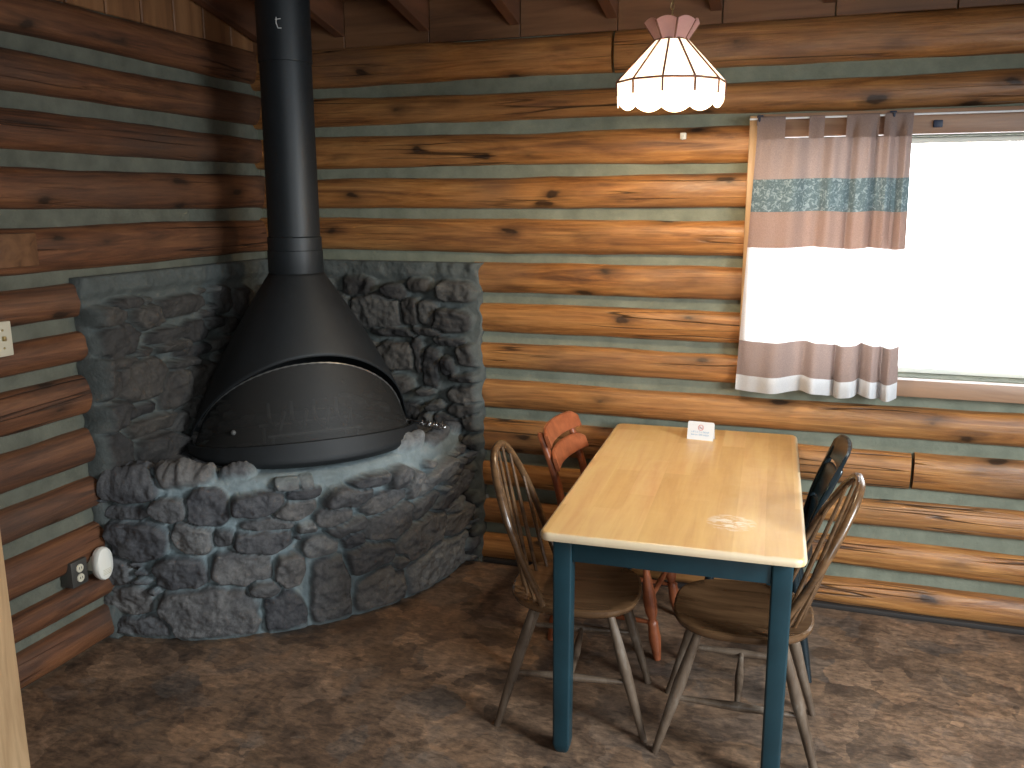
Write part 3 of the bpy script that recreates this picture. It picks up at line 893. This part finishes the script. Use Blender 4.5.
# ------------------------------------------------------------------ table
TL, TW, TH_ = 1.37, 0.755, 0.752
table = thing('dining_table', 'butcher-block dining table with dark teal legs, its far end against the log wall', 'table', (2.217, -0.742, 0), math.radians(2.3))
bm = bmesh.new()
out = []
hx, hy, rc = TW / 2, TL / 2, 0.035
for cx, cy, a0 in ((hx - rc, hy - rc, 0), (-hx + rc, hy - rc, 90), (-hx + rc, -hy + rc, 180), (hx - rc, -hy + rc, 270)):
    for k in range(7):
        a = math.radians(a0 + 15 * k); out.append((cx, cy, math.cos(a), math.sin(a)))
rg = []
for ins, z in ((0.012, TH_ - 0.027), (0.003, TH_ - 0.024), (0.0, TH_ - 0.017), (0.0, TH_ - 0.009), (0.003, TH_ - 0.003), (0.008, TH_), (0.012, TH_), (0.03, TH_)):
    rg.append([Vector((cx + ca * (rc - ins), cy + sa * (rc - ins), z)) for cx, cy, ca, sa in out])
loft(bm, rg, True, True, True)
mesh_obj('tabletop', bm, M['top'], table)
LGX, LGY, LW = hx - 0.062, hy - 0.082, 0.029
for sx_ in (-1, 1):
    for sy_ in (-1, 1):
        bm = bmesh.new()
        rgs = []
        for z, ww, b in ((0.0, 0.018, 0.008), (0.012, 0.024, 0.009), (0.03, 0.027, 0.008), (0.62, LW, 0.006), (TH_ - 0.027, LW, 0.006)):
            r_ = []
            for cx, cy, a0 in ((1, 1, 0), (-1, 1, 90), (-1, -1, 180), (1, -1, 270)):
                for k in range(4):
                    a = math.radians(a0 + 30 * k); r_.append(Vector((sx_ * LGX + cx * (ww - b) + b * math.cos(a), sy_ * LGY + cy * (ww - b) + b * math.sin(a), z)))
            rgs.append(r_)
        loft(bm, rgs, True, True, True)
        mesh_obj('leg', bm, M['teal'], table)
for lo, hi in (((-LGX + LW, -LGY - 0.019, 0.645), (LGX - LW, -LGY + 0.004, TH_ - 0.027)), ((-LGX + LW, LGY - 0.004, 0.645), (LGX - LW, LGY + 0.019, TH_ - 0.027)),
               ((-LGX - 0.019, -LGY + LW, 0.645), (-LGX + 0.004, LGY - LW, TH_ - 0.027)), ((LGX - 0.004, -LGY + LW, 0.645), (LGX + 0.019, LGY - LW, TH_ - 0.027))):
    bm = bmesh.new(); box(bm, lo, hi, 0.003); mesh_obj('apron', bm, M['teal'], table)

# ------------------------------------------------------------------ chairs
def seat_outline(a, hx, hy, taper=0.06, p=2.7):
    c, s = math.cos(a), math.sin(a)
    x = hx * math.copysign(abs(c) ** (2 / p), c); y = hy * math.copysign(abs(s) ** (2 / p), s)
    y *= 1 - taper * (-x / hx + 1) / 2 * 1.0
    return x, y


def seat_bm(hx, hy, z, thick, dip=0.010):
    bm = bmesh.new(); n = 48
    prof = [(0.55, z - thick), (0.90, z - thick), (0.965, z - thick * 0.72), (1.0, z - thick * 0.35), (0.995, z - 0.004), (0.965, z), (0.80, z - dip * 0.5), (0.5, z - dip), (0.2, z - dip * 0.8)]
    loft(bm, [[Vector((*[q * s for q in seat_outline(2 * math.pi * k / n, hx, hy)], zz)) for k in range(n)] for s, zz in prof], True, True, True)
    return bm


def windsor(label, loc, rz, group, lean=0.188, rise=0.470):
    t = thing('windsor_chair', label, 'chair', loc, rz, group)
    mesh_obj('seat', seat_bm(0.215, 0.207, 0.445, 0.036), M['walnut'], t)
    feet = {}
    prof = [(0, 0.0125), (0.15, 0.0155), (0.42, 0.0195), (0.5, 0.018), (0.9, 0.0125), (1.0, 0.0115)]
    for sx_ in (-1, 1):
        for sy_ in (-1, 1):
            top = Vector((sx_ * 0.125, sy_ * 0.158, 0.415)); ft = Vector((sx_ * 0.242, sy_ * 0.178, 0.0))
            feet[(sx_, sy_)] = (top, ft)
            bm = bmesh.new(); lathe_along(bm, top, ft, prof); mesh_obj('leg', bm, M['legwood'], t)
    mids = []
    sp = [(0, 0.008), (0.2, 0.010), (0.5, 0.0145), (0.8, 0.010), (1, 0.008)]
    for sy_ in (-1, 1):
        a = feet[(-1, sy_)][0].lerp(feet[(-1, sy_)][1], 0.53); b = feet[(1, sy_)][0].lerp(feet[(1, sy_)][1], 0.53)
        bm = bmesh.new(); lathe_along(bm, a, b, sp, 10); mesh_obj('stretcher', bm, M['legwood'], t); mids.append(a.lerp(b, 0.5))
    bm = bmesh.new(); lathe_along(bm, mids[0], mids[1], sp, 10); mesh_obj('stretcher', bm, M['legwood'], t)

    def bow(a):
        s = max(0.0, math.sin(a)) ** 0.92
        z = 0.44 + rise * s
        y = -0.232 * math.copysign(abs(math.cos(a)) ** 0.80, math.cos(a)) * (0.76 + 0.24 * min(1, s * 1.7))
        x = -0.085 - lean * s ** 0.95
        return Vector((x, y, z))
    n = 48
    bm = bmesh.new(); tube(bm, [bow(math.pi * k / n) - Vector((0, 0, 0.02 if k in (0, n) else 0)) for k in range(n + 1)], [0.0115 + 0.0015 * math.sin(math.pi * k / n) for k in range(n + 1)], 10)
    mesh_obj('bow', bm, M['walnut'], t)
    for k in range(7):
        q = -1 + 2 * k / 6
        base = Vector((-0.178 + 0.055 * q * q, 0.135 * q, 0.435))
        yt = 0.180 * q
        best = min((abs(bow(math.pi * i / 400).y - yt), i) for i in range(60, 341))[1]
        top = bow(math.pi * best / 400)
        bm = bmesh.new(); lathe_along(bm, base, top, [(0, 0.0062), (0.3, 0.0082), (0.6, 0.0068), (1, 0.005)], 8); mesh_obj('spindle', bm, M['walnut'], t)
    return t


windsor('brown bow-back windsor chair on the stone hearth side of the table', (1.90, -1.09, 0), math.radians(8), 'bow-back chairs at the near end of the table')
windsor('brown bow-back windsor chair in front of the blue-black painted chair', (2.442, -1.092, 0), math.radians(182), 'bow-back chairs at the near end of the table', 0.230, 0.452)

VASE = [(0, 0.014), (0.06, 0.016), (0.10, 0.020), (0.13, 0.013), (0.17, 0.012), (0.34, 0.021), (0.46, 0.026), (0.56, 0.024), (0.63, 0.014), (0.655, 0.021), (0.69, 0.020), (0.80, 0.024), (0.92, 0.018), (1.0, 0.013)]


def slat_chair(name, label, loc, rz, wood, turned, slats, post_tops, slat_mode):
    t = thing(name, label, 'chair', loc, rz)
    mesh_obj('seat', seat_bm(0.205, 0.215, 0.445, 0.034, 0.006), M[wood], t)
    pr = VASE if turned else [(0, 0.014), (0.3, 0.018), (0.7, 0.016), (1, 0.012)]
    L = {}
    for sx_ in (-1, 1):
        for sy_ in (-1, 1):
            top = Vector((sx_ * 0.14, sy_ * 0.155, 0.415)); ft = Vector((sx_ * 0.215, sy_ * 0.195, 0.0)); L[(sx_, sy_)] = (top, ft)
            bm = bmesh.new(); lathe_along(bm, top, ft, pr, 14); mesh_obj('leg', bm, M[wood], t)
    sp = [(0, 0.008), (0.5, 0.012), (1, 0.008)]
    for a_, b_, f in (((-1, -1), (1, -1), 0.66), ((-1, 1), (1, 1), 0.66), ((1, -1), (1, 1), 0.45), ((-1, -1), (-1, 1), 0.52)):
        a = L[a_][0].lerp(L[a_][1], f); b = L[b_][0].lerp(L[b_][1], f)
        bm = bmesh.new(); lathe_along(bm, a, b, sp, 10); mesh_obj('stretcher', bm, M[wood], t)
    base = {}
    for s in (-1, 1):
        p0 = Vector((-0.165, s * 0.158, 0.43)); p1 = Vector(post_tops) * 1.0; p1.y *= s
        base[s] = (p0, p1)
        bm = bmesh.new(); rgs = []
        for f in (0, 0.12, 0.3, 0.5, 0.7, 0.88, 0.975, 1.0):
            c = p0.lerp(p1, f); c.x += 0.018 * math.sin(math.pi * f)
            wx = 0.0155 - 0.003 * f; wy = 0.019 - 0.002 * f
            if f == 1.0: wx *= 0.6; wy *= 0.6
            rgs.append([c + Vector((wx * math.copysign(abs(math.cos(a)) ** 0.55, math.cos(a)), wy * math.copysign(abs(math.sin(a)) ** 0.55, math.sin(a)), 0)) for a in [2 * math.pi * k / 16 for k in range(16)]])
        loft(bm, rgs, True, True, True); mesh_obj('back_post', bm, M[wood], t)

    def back(yq, z):                                       # point on the curved back plane; yq -1..1
        f = (z - 0.43) / (post_tops[2] - 0.43)
        c = base[1][0].lerp(base[1][1], f); yy = c.y
        return Vector((c.x + 0.018 * math.sin(math.pi * min(1, f)) - 0.020 * (1 - yq * yq), yy * yq, z))
    for (zb, zt_, over, arch, fwd) in slats:
        bm = bmesh.new(); rgs = []
        for k in range(21):
            q = (-1 + 2 * k / 20); yq = q * over
            zt2 = zt_ + arch * (1 - q * q) - 0.018 * max(0, abs(q) - 0.82) / 0.18; zb2 = zb + arch * 0.6 * (1 - q * q)
            r_ = []
            for dx_, zz in ((0.008, zb2 + 0.004), (0.004, zb2), (-0.004, zb2), (-0.008, zb2 + 0.004), (-0.008, zt2 - 0.004), (-0.004, zt2), (0.004, zt2), (0.008, zt2 - 0.004)):
                p = back(yq, zz); p.x += dx_ + fwd; r_.append(p)
            rgs.append(r_)
        loft(bm, rgs, True, True, True); mesh_obj('slat', bm, M[wood], t)
    return t


slat_chair('slat_back_chair', 'reddish orange wooden chair with two wide back slats and turned legs', (1.915, -0.50, 0), math.radians(-3), 'redwood', True,
           [(0.785, 0.852, 1.17, 0.004, 0.024), (0.697, 0.764, 1.17, 0.004, 0.024)], (-0.275, 0.162, 0.835), 0)
slat_chair('painted_slat_chair', 'blue-black painted chair tucked in at the window side near the log wall', (2.445, -0.50, 0), math.radians(181), 'blackgreen', False,
           [(0.745, 0.835, 1.10, 0.02, 0.0), (0.61, 0.735, 0.97, 0.01, 0.0), (0.475, 0.60, 0.97, 0.01, 0.0)], (-0.27, 0.175, 0.80), 0)

# ------------------------------------------------------------------ tent card on the table
card = thing('tent_card', 'small white folded no-smoking card standing on the far end of the table', 'sign', (2.194, -0.235, TH_), math.radians(-4))
cw, ch, lean = 0.053, 0.072, 0.018
bm = bmesh.new()
for s in (-1, 1):
    pts = []
    rr_ = 0.006
    for cx, cz, a0 in ((cw - rr_, ch - rr_, 0), (-cw + rr_, ch - rr_, 90)):
        for k in range(5):
            a = math.radians(a0 + 22.5 * k); pts.append((cx + rr_ * math.cos(a), cz + rr_ * math.sin(a)))
    pts += [(-cw, 0.0), (cw, 0.0)]
    vv = []
    for th_ in (0, 1):
        vv.append([bm.verts.new((x, s * (lean * (1 - z / ch) + 0.0006 + th_ * 0.0007), z)) for x, z in pts])
    bm.faces.new(vv[0]); bm.faces.new(vv[1])
    m_ = len(pts)
    for k in range(m_): bm.faces.new((vv[0][k], vv[0][(k + 1) % m_], vv[1][(k + 1) % m_], vv[1][k]))
mesh_obj('card', bm, M['card'], card, False)


def on_card(x, z): return Vector((x, -(lean * (1 - z / ch) + 0.0016), z))


bm = bmesh.new(); cx0, cz0, rr_ = 0.0, 0.049, 0.0105
tube(bm, [on_card(cx0 + rr_ * math.cos(2 * math.pi * k / 28), cz0 + rr_ * math.sin(2 * math.pi * k / 28)) for k in range(28)], 0.0011, 6, closed=True)
tube(bm, [on_card(cx0 - rr_ * 0.7, cz0 + rr_ * 0.7), on_card(cx0 + rr_ * 0.7, cz0 - rr_ * 0.7)], 0.001, 6)
mesh_obj('prohibition_ring', bm, M['ink_red'], card)
bm = bmesh.new(); tube(bm, [on_card(-0.007, 0.0475), on_card(0.0065, 0.0475)], 0.0011, 6)
tube(bm, [on_card(0.0055, 0.0505), on_card(0.0065, 0.0535)], 0.0007, 6)
mesh_obj('cigarette_symbol', bm, M['ink_dark'], card)
bm = bmesh.new(); random.seed(3)
for row, (x0, x1, z) in enumerate(((-0.036, 0.034, 0.029), (-0.036, 0.034, 0.0175))):
    x = x0
    while x < x1:
        hgt = random.choice((0.0045, 0.0045, 0.0065))
        tube(bm, [on_card(x, z), on_card(x + random.uniform(0, .001), z + hgt)], 0.0006, 5)
        tube(bm, [on_card(x, z + random.choice((0, hgt * 0.7))), on_card(x + 0.0022, z + random.choice((0.0005, hgt * 0.7)))], 0.0005, 5)
        x += random.choice((0.0034, 0.0034, 0.0034, 0.0062))
o = mesh_obj('lettering', bm, M['ink_blue'], card); o['label'] = 'two rows of tiny illegible blue lettering'

# ------------------------------------------------------------------ pendant lamp
LX, LY = 2.103, -0.75
lamp = thing('pendant_lamp', 'lit cream stained-glass pendant lamp with flared pink crown hanging above the table', 'lamp', (LX, LY, 0))
NP = 11; PH0 = math.radians(-90 + 1.7)


def ring_pt(k, r, z, n=NP, ph=PH0): return Vector((r * math.cos(ph + 2 * math.pi * k / n), r * math.sin(ph + 2 * math.pi * k / n), z))


RS, ZS, ZW, RW = 0.178, 2.083, 2.216, 0.052
for k in range(NP):
    bm = bmesh.new(); a, b, c, d = ring_pt(k, RW, ZW), ring_pt(k + 1, RW, ZW), ring_pt(k + 1, RS, ZS), ring_pt(k, RS, ZS)
    bm.faces.new([bm.verts.new(p) for p in (a, b, c, d)]); o = mesh_obj('shade_panel', bm, M['slag_white'], lamp, False)
    o.modifiers.new('thick', 'SOLIDIFY').thickness = 0.003
    bm = bmesh.new(); top = [ring_pt(k, RS, ZS).lerp(ring_pt(k + 1, RS, ZS), i / 8) for i in range(9)]
    bot = [ring_pt(k, RS * 0.99, 2.028).lerp(ring_pt(k + 1, RS * 0.99, 2.028), i / 8) - Vector((0, 0, 0.020 * math.sin(math.pi * i / 8) ** 0.8)) for i in range(9)]
    loft(bm, [top, bot], closed=False); o = mesh_obj('skirt_panel', bm, M['slag_white'], lamp, False)
    o.modifiers.new('thick', 'SOLIDIFY').thickness = 0.003
bm = bmesh.new()
for k in range(NP):
    tube(bm, [ring_pt(k, RW + .001, ZW), ring_pt(k, RS + .001, ZS), ring_pt(k, RS * 0.99 + .001, 2.040)], 0.0038, 6)
tube(bm, [ring_pt(k, RS + .001, ZS) for k in range(NP)], 0.0038, 6, closed=True)
tube(bm, [ring_pt(k, RW + .001, ZW) for k in range(NP)], 0.003, 6, closed=True)
mesh_obj('shade_came', bm, M['came'], lamp)
NC = 8; PC = math.radians(-90 - 25)
RCR, ZCR = 0.088, 2.268
for k in range(NC):
    bm = bmesh.new(); bot = [ring_pt(k, RW, ZW, NC, PC).lerp(ring_pt(k + 1, RW, ZW, NC, PC), i / 8) for i in range(9)]
    top = [ring_pt(k, RCR, ZCR, NC, PC).lerp(ring_pt(k + 1, RCR, ZCR, NC, PC), i / 8) + Vector((0, 0, 0.011 * math.sin(math.pi * i / 8) ** 0.8)) for i in range(9)]
    loft(bm, [bot, top], closed=False); o = mesh_obj('crown_panel', bm, M['slag_pink'], lamp, False)
    o.modifiers.new('thick', 'SOLIDIFY').thickness = 0.003
bm = bmesh.new()
for k in range(NC):
    tube(bm, [ring_pt(k, RW + .001, ZW, NC, PC), ring_pt(k, RCR + .001, ZCR, NC, PC)], 0.0034, 6)
tube(bm, [ring_pt(k, RW + .001, ZW + .003, NC, PC) for k in range(NC)], 0.0026, 6, closed=True)
mesh_obj('crown_came', bm, M['came'], lamp)
bm = bmesh.new(); lathe(bm, [(0.050, 2.214), (0.050, 2.217), (0.02, 2.222), (0.012, 2.24), (0.006, 2.26)], 24, True, True)
mesh_obj('shade_cap', bm, M['came'], lamp)
bm = bmesh.new(); lathe(bm, [(0.017, 2.215), (0.019, 2.17), (0.016, 2.155)], 20, True, True); mesh_obj('bulb_socket', bm, M['brass'], lamp)
bm = bmesh.new(); lathe(bm, [(0.012, 2.158), (0.018, 2.14), (0.029, 2.11), (0.031, 2.095), (0.026, 2.075), (0.012, 2.062)], 24, True, True)
mesh_obj('bulb', bm, M['bulb'], lamp)
ztop = CZ0 - CSL * LY
bm = bmesh.new()
z = 2.255; k = 0
while z < ztop - 0.02:
    pts = []
    for i in range(12):
        a = 2 * math.pi * i / 12; u, v = 0.0055 * math.cos(a), 0.0115 * math.sin(a)
        pts.append(Vector((u if k % 2 else 0.0, 0.0 if k % 2 else u, z + 0.011 + v)))
    tube(bm, pts, 0.0015, 5, closed=True); z += 0.018; k += 1
mesh_obj('chain', bm, M['brass'], lamp)
bm = bmesh.new(); lathe(bm, [(0.055, ztop + 0.012), (0.055, ztop - 0.012), (0.02, ztop - 0.03), (0.008, ztop - 0.036)], 24, True, True); mesh_obj('ceiling_cap', bm, M['brass'], lamp)
pl = bpy.data.lights.new('bulb_light', 'POINT'); pl.energy = 30; pl.color = (1.0, 0.78, 0.52); pl.shadow_soft_size = 0.04
po = bpy.data.objects.new('bulb_light', pl); COL.objects.link(po); po.location = (0, 0, 2.042); po.parent = lamp

# ------------------------------------------------------------------ curtain and rod
rod = thing('curtain_rod', 'thin white curtain rod on brackets above the window', 'curtain rod', (0, 0, 0))
RZ, RY = 2.018, -0.095
bm = bmesh.new(); tube(bm, [(2.315, RY, RZ), (3.9, RY, RZ)], 0.004, 10); mesh_obj('rod', bm, M['rodmetal'], rod)
for xx in (2.352, 2.835, 3.84):
    bm = bmesh.new()
    box(bm, (xx - 0.012, -0.060, RZ - 0.022), (xx + 0.012, -0.048, RZ + 0.018), 0.002)
    tube(bm, [(xx, -0.055, RZ - 0.010), (xx, RY, RZ - 0.012), (xx, RY - 0.010, RZ - 0.003), (xx, RY - 0.009, RZ + 0.006)], 0.0045, 8)
    mesh_obj('rod_bracket', bm, M['bluedark'], rod)

curt = thing('curtain', 'banded taupe, teal and white tab-top curtain drawn across the left half of the window', 'curtain', (2.62, RY, 0.94))
CO = Vector((2.62, RY, 0.94))


def curt_pt(q, z):
    """q 0..1 across, z world height"""
    s = (2.02 - z) / 1.08
    x0 = 2.345 - 0.045 * s; x1 = 2.898 + 0.020 * s
    # the right end is gathered: folds get tighter towards it
    ph = 2 * math.pi * (2.0 * q + 2.9 * q ** 2.6)
    amp = 0.006 + 0.017 * s ** 0.7 + 0.010 * q
    y = amp * math.sin(ph + 0.6 + 0.4 * s) + 0.006 * math.sin(ph * 2.3 + 1.0 + s)
    x = x0 + (x1 - x0) * q + 0.010 * math.cos(ph + 0.6) * (0.3 + 0.7 * s)
    sag = 0.008 * math.sin(ph * 0.5 + 0.7) * (1 if z < 1.9 else 0)
    return Vector((x, RY + 0.012 - 0.012 + y - 0.004, z - sag * s)) - CO


NQ = 150
bands = [('heading', 1.942, 1.905, 'c_taupe'), ('taupe_band', 1.905, 1.790, 'c_taupe'), ('lace_band', 1.790, 1.665, 'c_lace'), ('brown_band', 1.665, 1.525, 'c_brown'), ('white_band', 1.525, 1.148, 'c_white'), ('lower_band', 1.148, 1.005, 'c_taupe'), ('hem', 1.005, 0.94, 'c_hem')]
blab = {'taupe_band': 'plain taupe cloth', 'lace_band': 'dark teal cloth with pale floral lace', 'brown_band': 'brown cloth', 'white_band': 'broad sheer white cloth', 'lower_band': 'taupe cloth', 'hem': 'white hem', 'heading': 'doubled taupe heading'}
for nm, za, zb, mt in bands:
    bm = bmesh.new(); nr = max(2, int((za - zb) / 0.02))
    loft(bm, [[curt_pt(k / NQ, za + (zb - za) * r / nr) for k in range(NQ + 1)] for r in range(nr + 1)], closed=False)
    o = mesh_obj(nm, bm, M[mt], curt); o['label'] = blab[nm]
for qa, qb in ((0.0, 0.20), (0.345, 0.455), (0.585, 0.80), (0.835, 1.0)):
    bm = bmesh.new(); prof = []
    for i in range(15):
        a = math.pi * (i / 14)
        prof.append((RY - 0.0085 * math.cos(a), RZ + 0.0085 * math.sin(a)))
    rows = []
    for k in range(13):
        q = qa + (qb - qa) * k / 12
        lowp = curt_pt(q, 1.942) + CO
        x = lowp.x
        col_ = [Vector((x, lowp.y - 0.002, 1.940)), Vector((x, (lowp.y + RY - 0.0085) / 2, 1.98))] + [Vector((x, y_, z_)) for y_, z_ in prof] + [Vector((x, (lowp.y + RY + 0.0085) / 2 + 0.002, 1.98)), Vector((x, lowp.y + 0.002, 1.940))]
        rows.append([p - CO for p in col_])
    loft(bm, rows, closed=False); mesh_obj('tab', bm, M['c_taupe'], curt)

# ------------------------------------------------------------------ small fittings
sw = thing('switch_plate', 'cream double switch plate on the left log wall', 'switch', (0.055, -1.615, 1.262))
bm = bmesh.new(); box(bm, (-0.035, -0.058, -0.058), (0.006, 0.058, 0.058), 0.003); mesh_obj('plate', bm, M['ivory'], sw)
for yy in (-0.023, 0.023):
    bm = bmesh.new(); box(bm, (0.004, yy - 0.005, -0.006), (0.016, yy + 0.005, 0.010), 0.002); mesh_obj('toggle', bm, M['brass'], sw)
    for zz in (-0.030, 0.030):
        bm = bmesh.new(); bmesh.ops.create_uvsphere(bm, u_segments=10, v_segments=6, radius=0.0042, matrix=Matrix.Translation((0.006, yy, zz))); mesh_obj('screw', bm, M['brass'], sw)

ot = thing('wall_outlet', 'dark metal outlet box on the left wall beside the oval white device', 'outlet', (0.05, -1.385, 0.350))
bm = bmesh.new(); box(bm, (-0.045, -0.040, -0.050), (0.012, 0.036, 0.050), 0.004); mesh_obj('outlet_box', bm, M['grey_metal'], ot)
for zz in (-0.019, 0.019):
    bm = bmesh.new(); bmesh.ops.create_cone(bm, cap_ends=True, segments=20, radius1=0.0165, radius2=0.0155, depth=0.006, matrix=Matrix.Translation((0.013, -0.002, zz)) @ Matrix.Rotation(math.pi / 2, 4, 'Y')); r_ = mesh_obj('receptacle', bm, M['ivory'], ot)
    bm = bmesh.new()
    for yy in (-0.006, 0.004): box(bm, (0.0145, yy - 0.001, zz - 0.004), (0.0168, yy + 0.001, zz + 0.005))
    mesh_obj('slot', bm, M['black'], r_)
bm = bmesh.new(); nn_ = 40; prof = [(0.78, -0.03), (0.93, -0.024), (1.0, -0.008), (1.0, 0.0), (0.94, 0.008), (0.80, 0.012), (0.4, 0.014)]
dv = thing('plug_in_detector', 'oval white plug-in device on the left wall next to the stone hearth', 'detector', (0.085, -1.292, 0.352))
loft(bm, [[Vector((dz, 0.040 * s * math.cos(2 * math.pi * k / nn_), 0.066 * s * math.copysign(abs(math.sin(2 * math.pi * k / nn_)) ** 0.85, math.sin(2 * math.pi * k / nn_)))) for k in range(nn_)] for s, dz in prof], True, True, True)
mesh_obj('cover', bm, M['white'], dv)
bm = bmesh.new(); box(bm, (-0.08, -0.02, -0.03), (-0.025, 0.02, 0.03), 0.003); mesh_obj('mounting_plate', bm, M['ivory'], dv)
bm = bmesh.new()
for k in range(4): box(bm, (0.009, -0.020, -0.040 + 0.006 * k), (0.0145, 0.020, -0.0375 + 0.006 * k), 0.0006, 1)
mesh_obj('vent_slits', bm, M['ivory'], dv)

hk = thing('wall_hook', 'tiny white plastic hook on a log between the hanging lamp and the curtain', 'hook', (2.052, -0.046, 1.965))
bm = bmesh.new(); box(bm, (-0.012, -0.010, -0.013), (0.012, 0.012, 0.013), 0.003); mesh_obj('hook_base', bm, M['white'], hk)
bm = bmesh.new(); tube(bm, [(0, -0.008, 0.0), (0, -0.020, -0.004), (0, -0.022, -0.012), (0, -0.018, -0.014)], 0.003, 8); mesh_obj('hook_arm', bm, M['white'], hk)
cb = bmesh.new(); box(cb, (2.975, -0.064, 1.972), (3.007, -0.047, 1.998), 0.003)
tag(mesh_obj('spare_bracket', cb, M['bluedark']), 'small dark blue bracket on the window head casing right of the curtain', 'bracket')
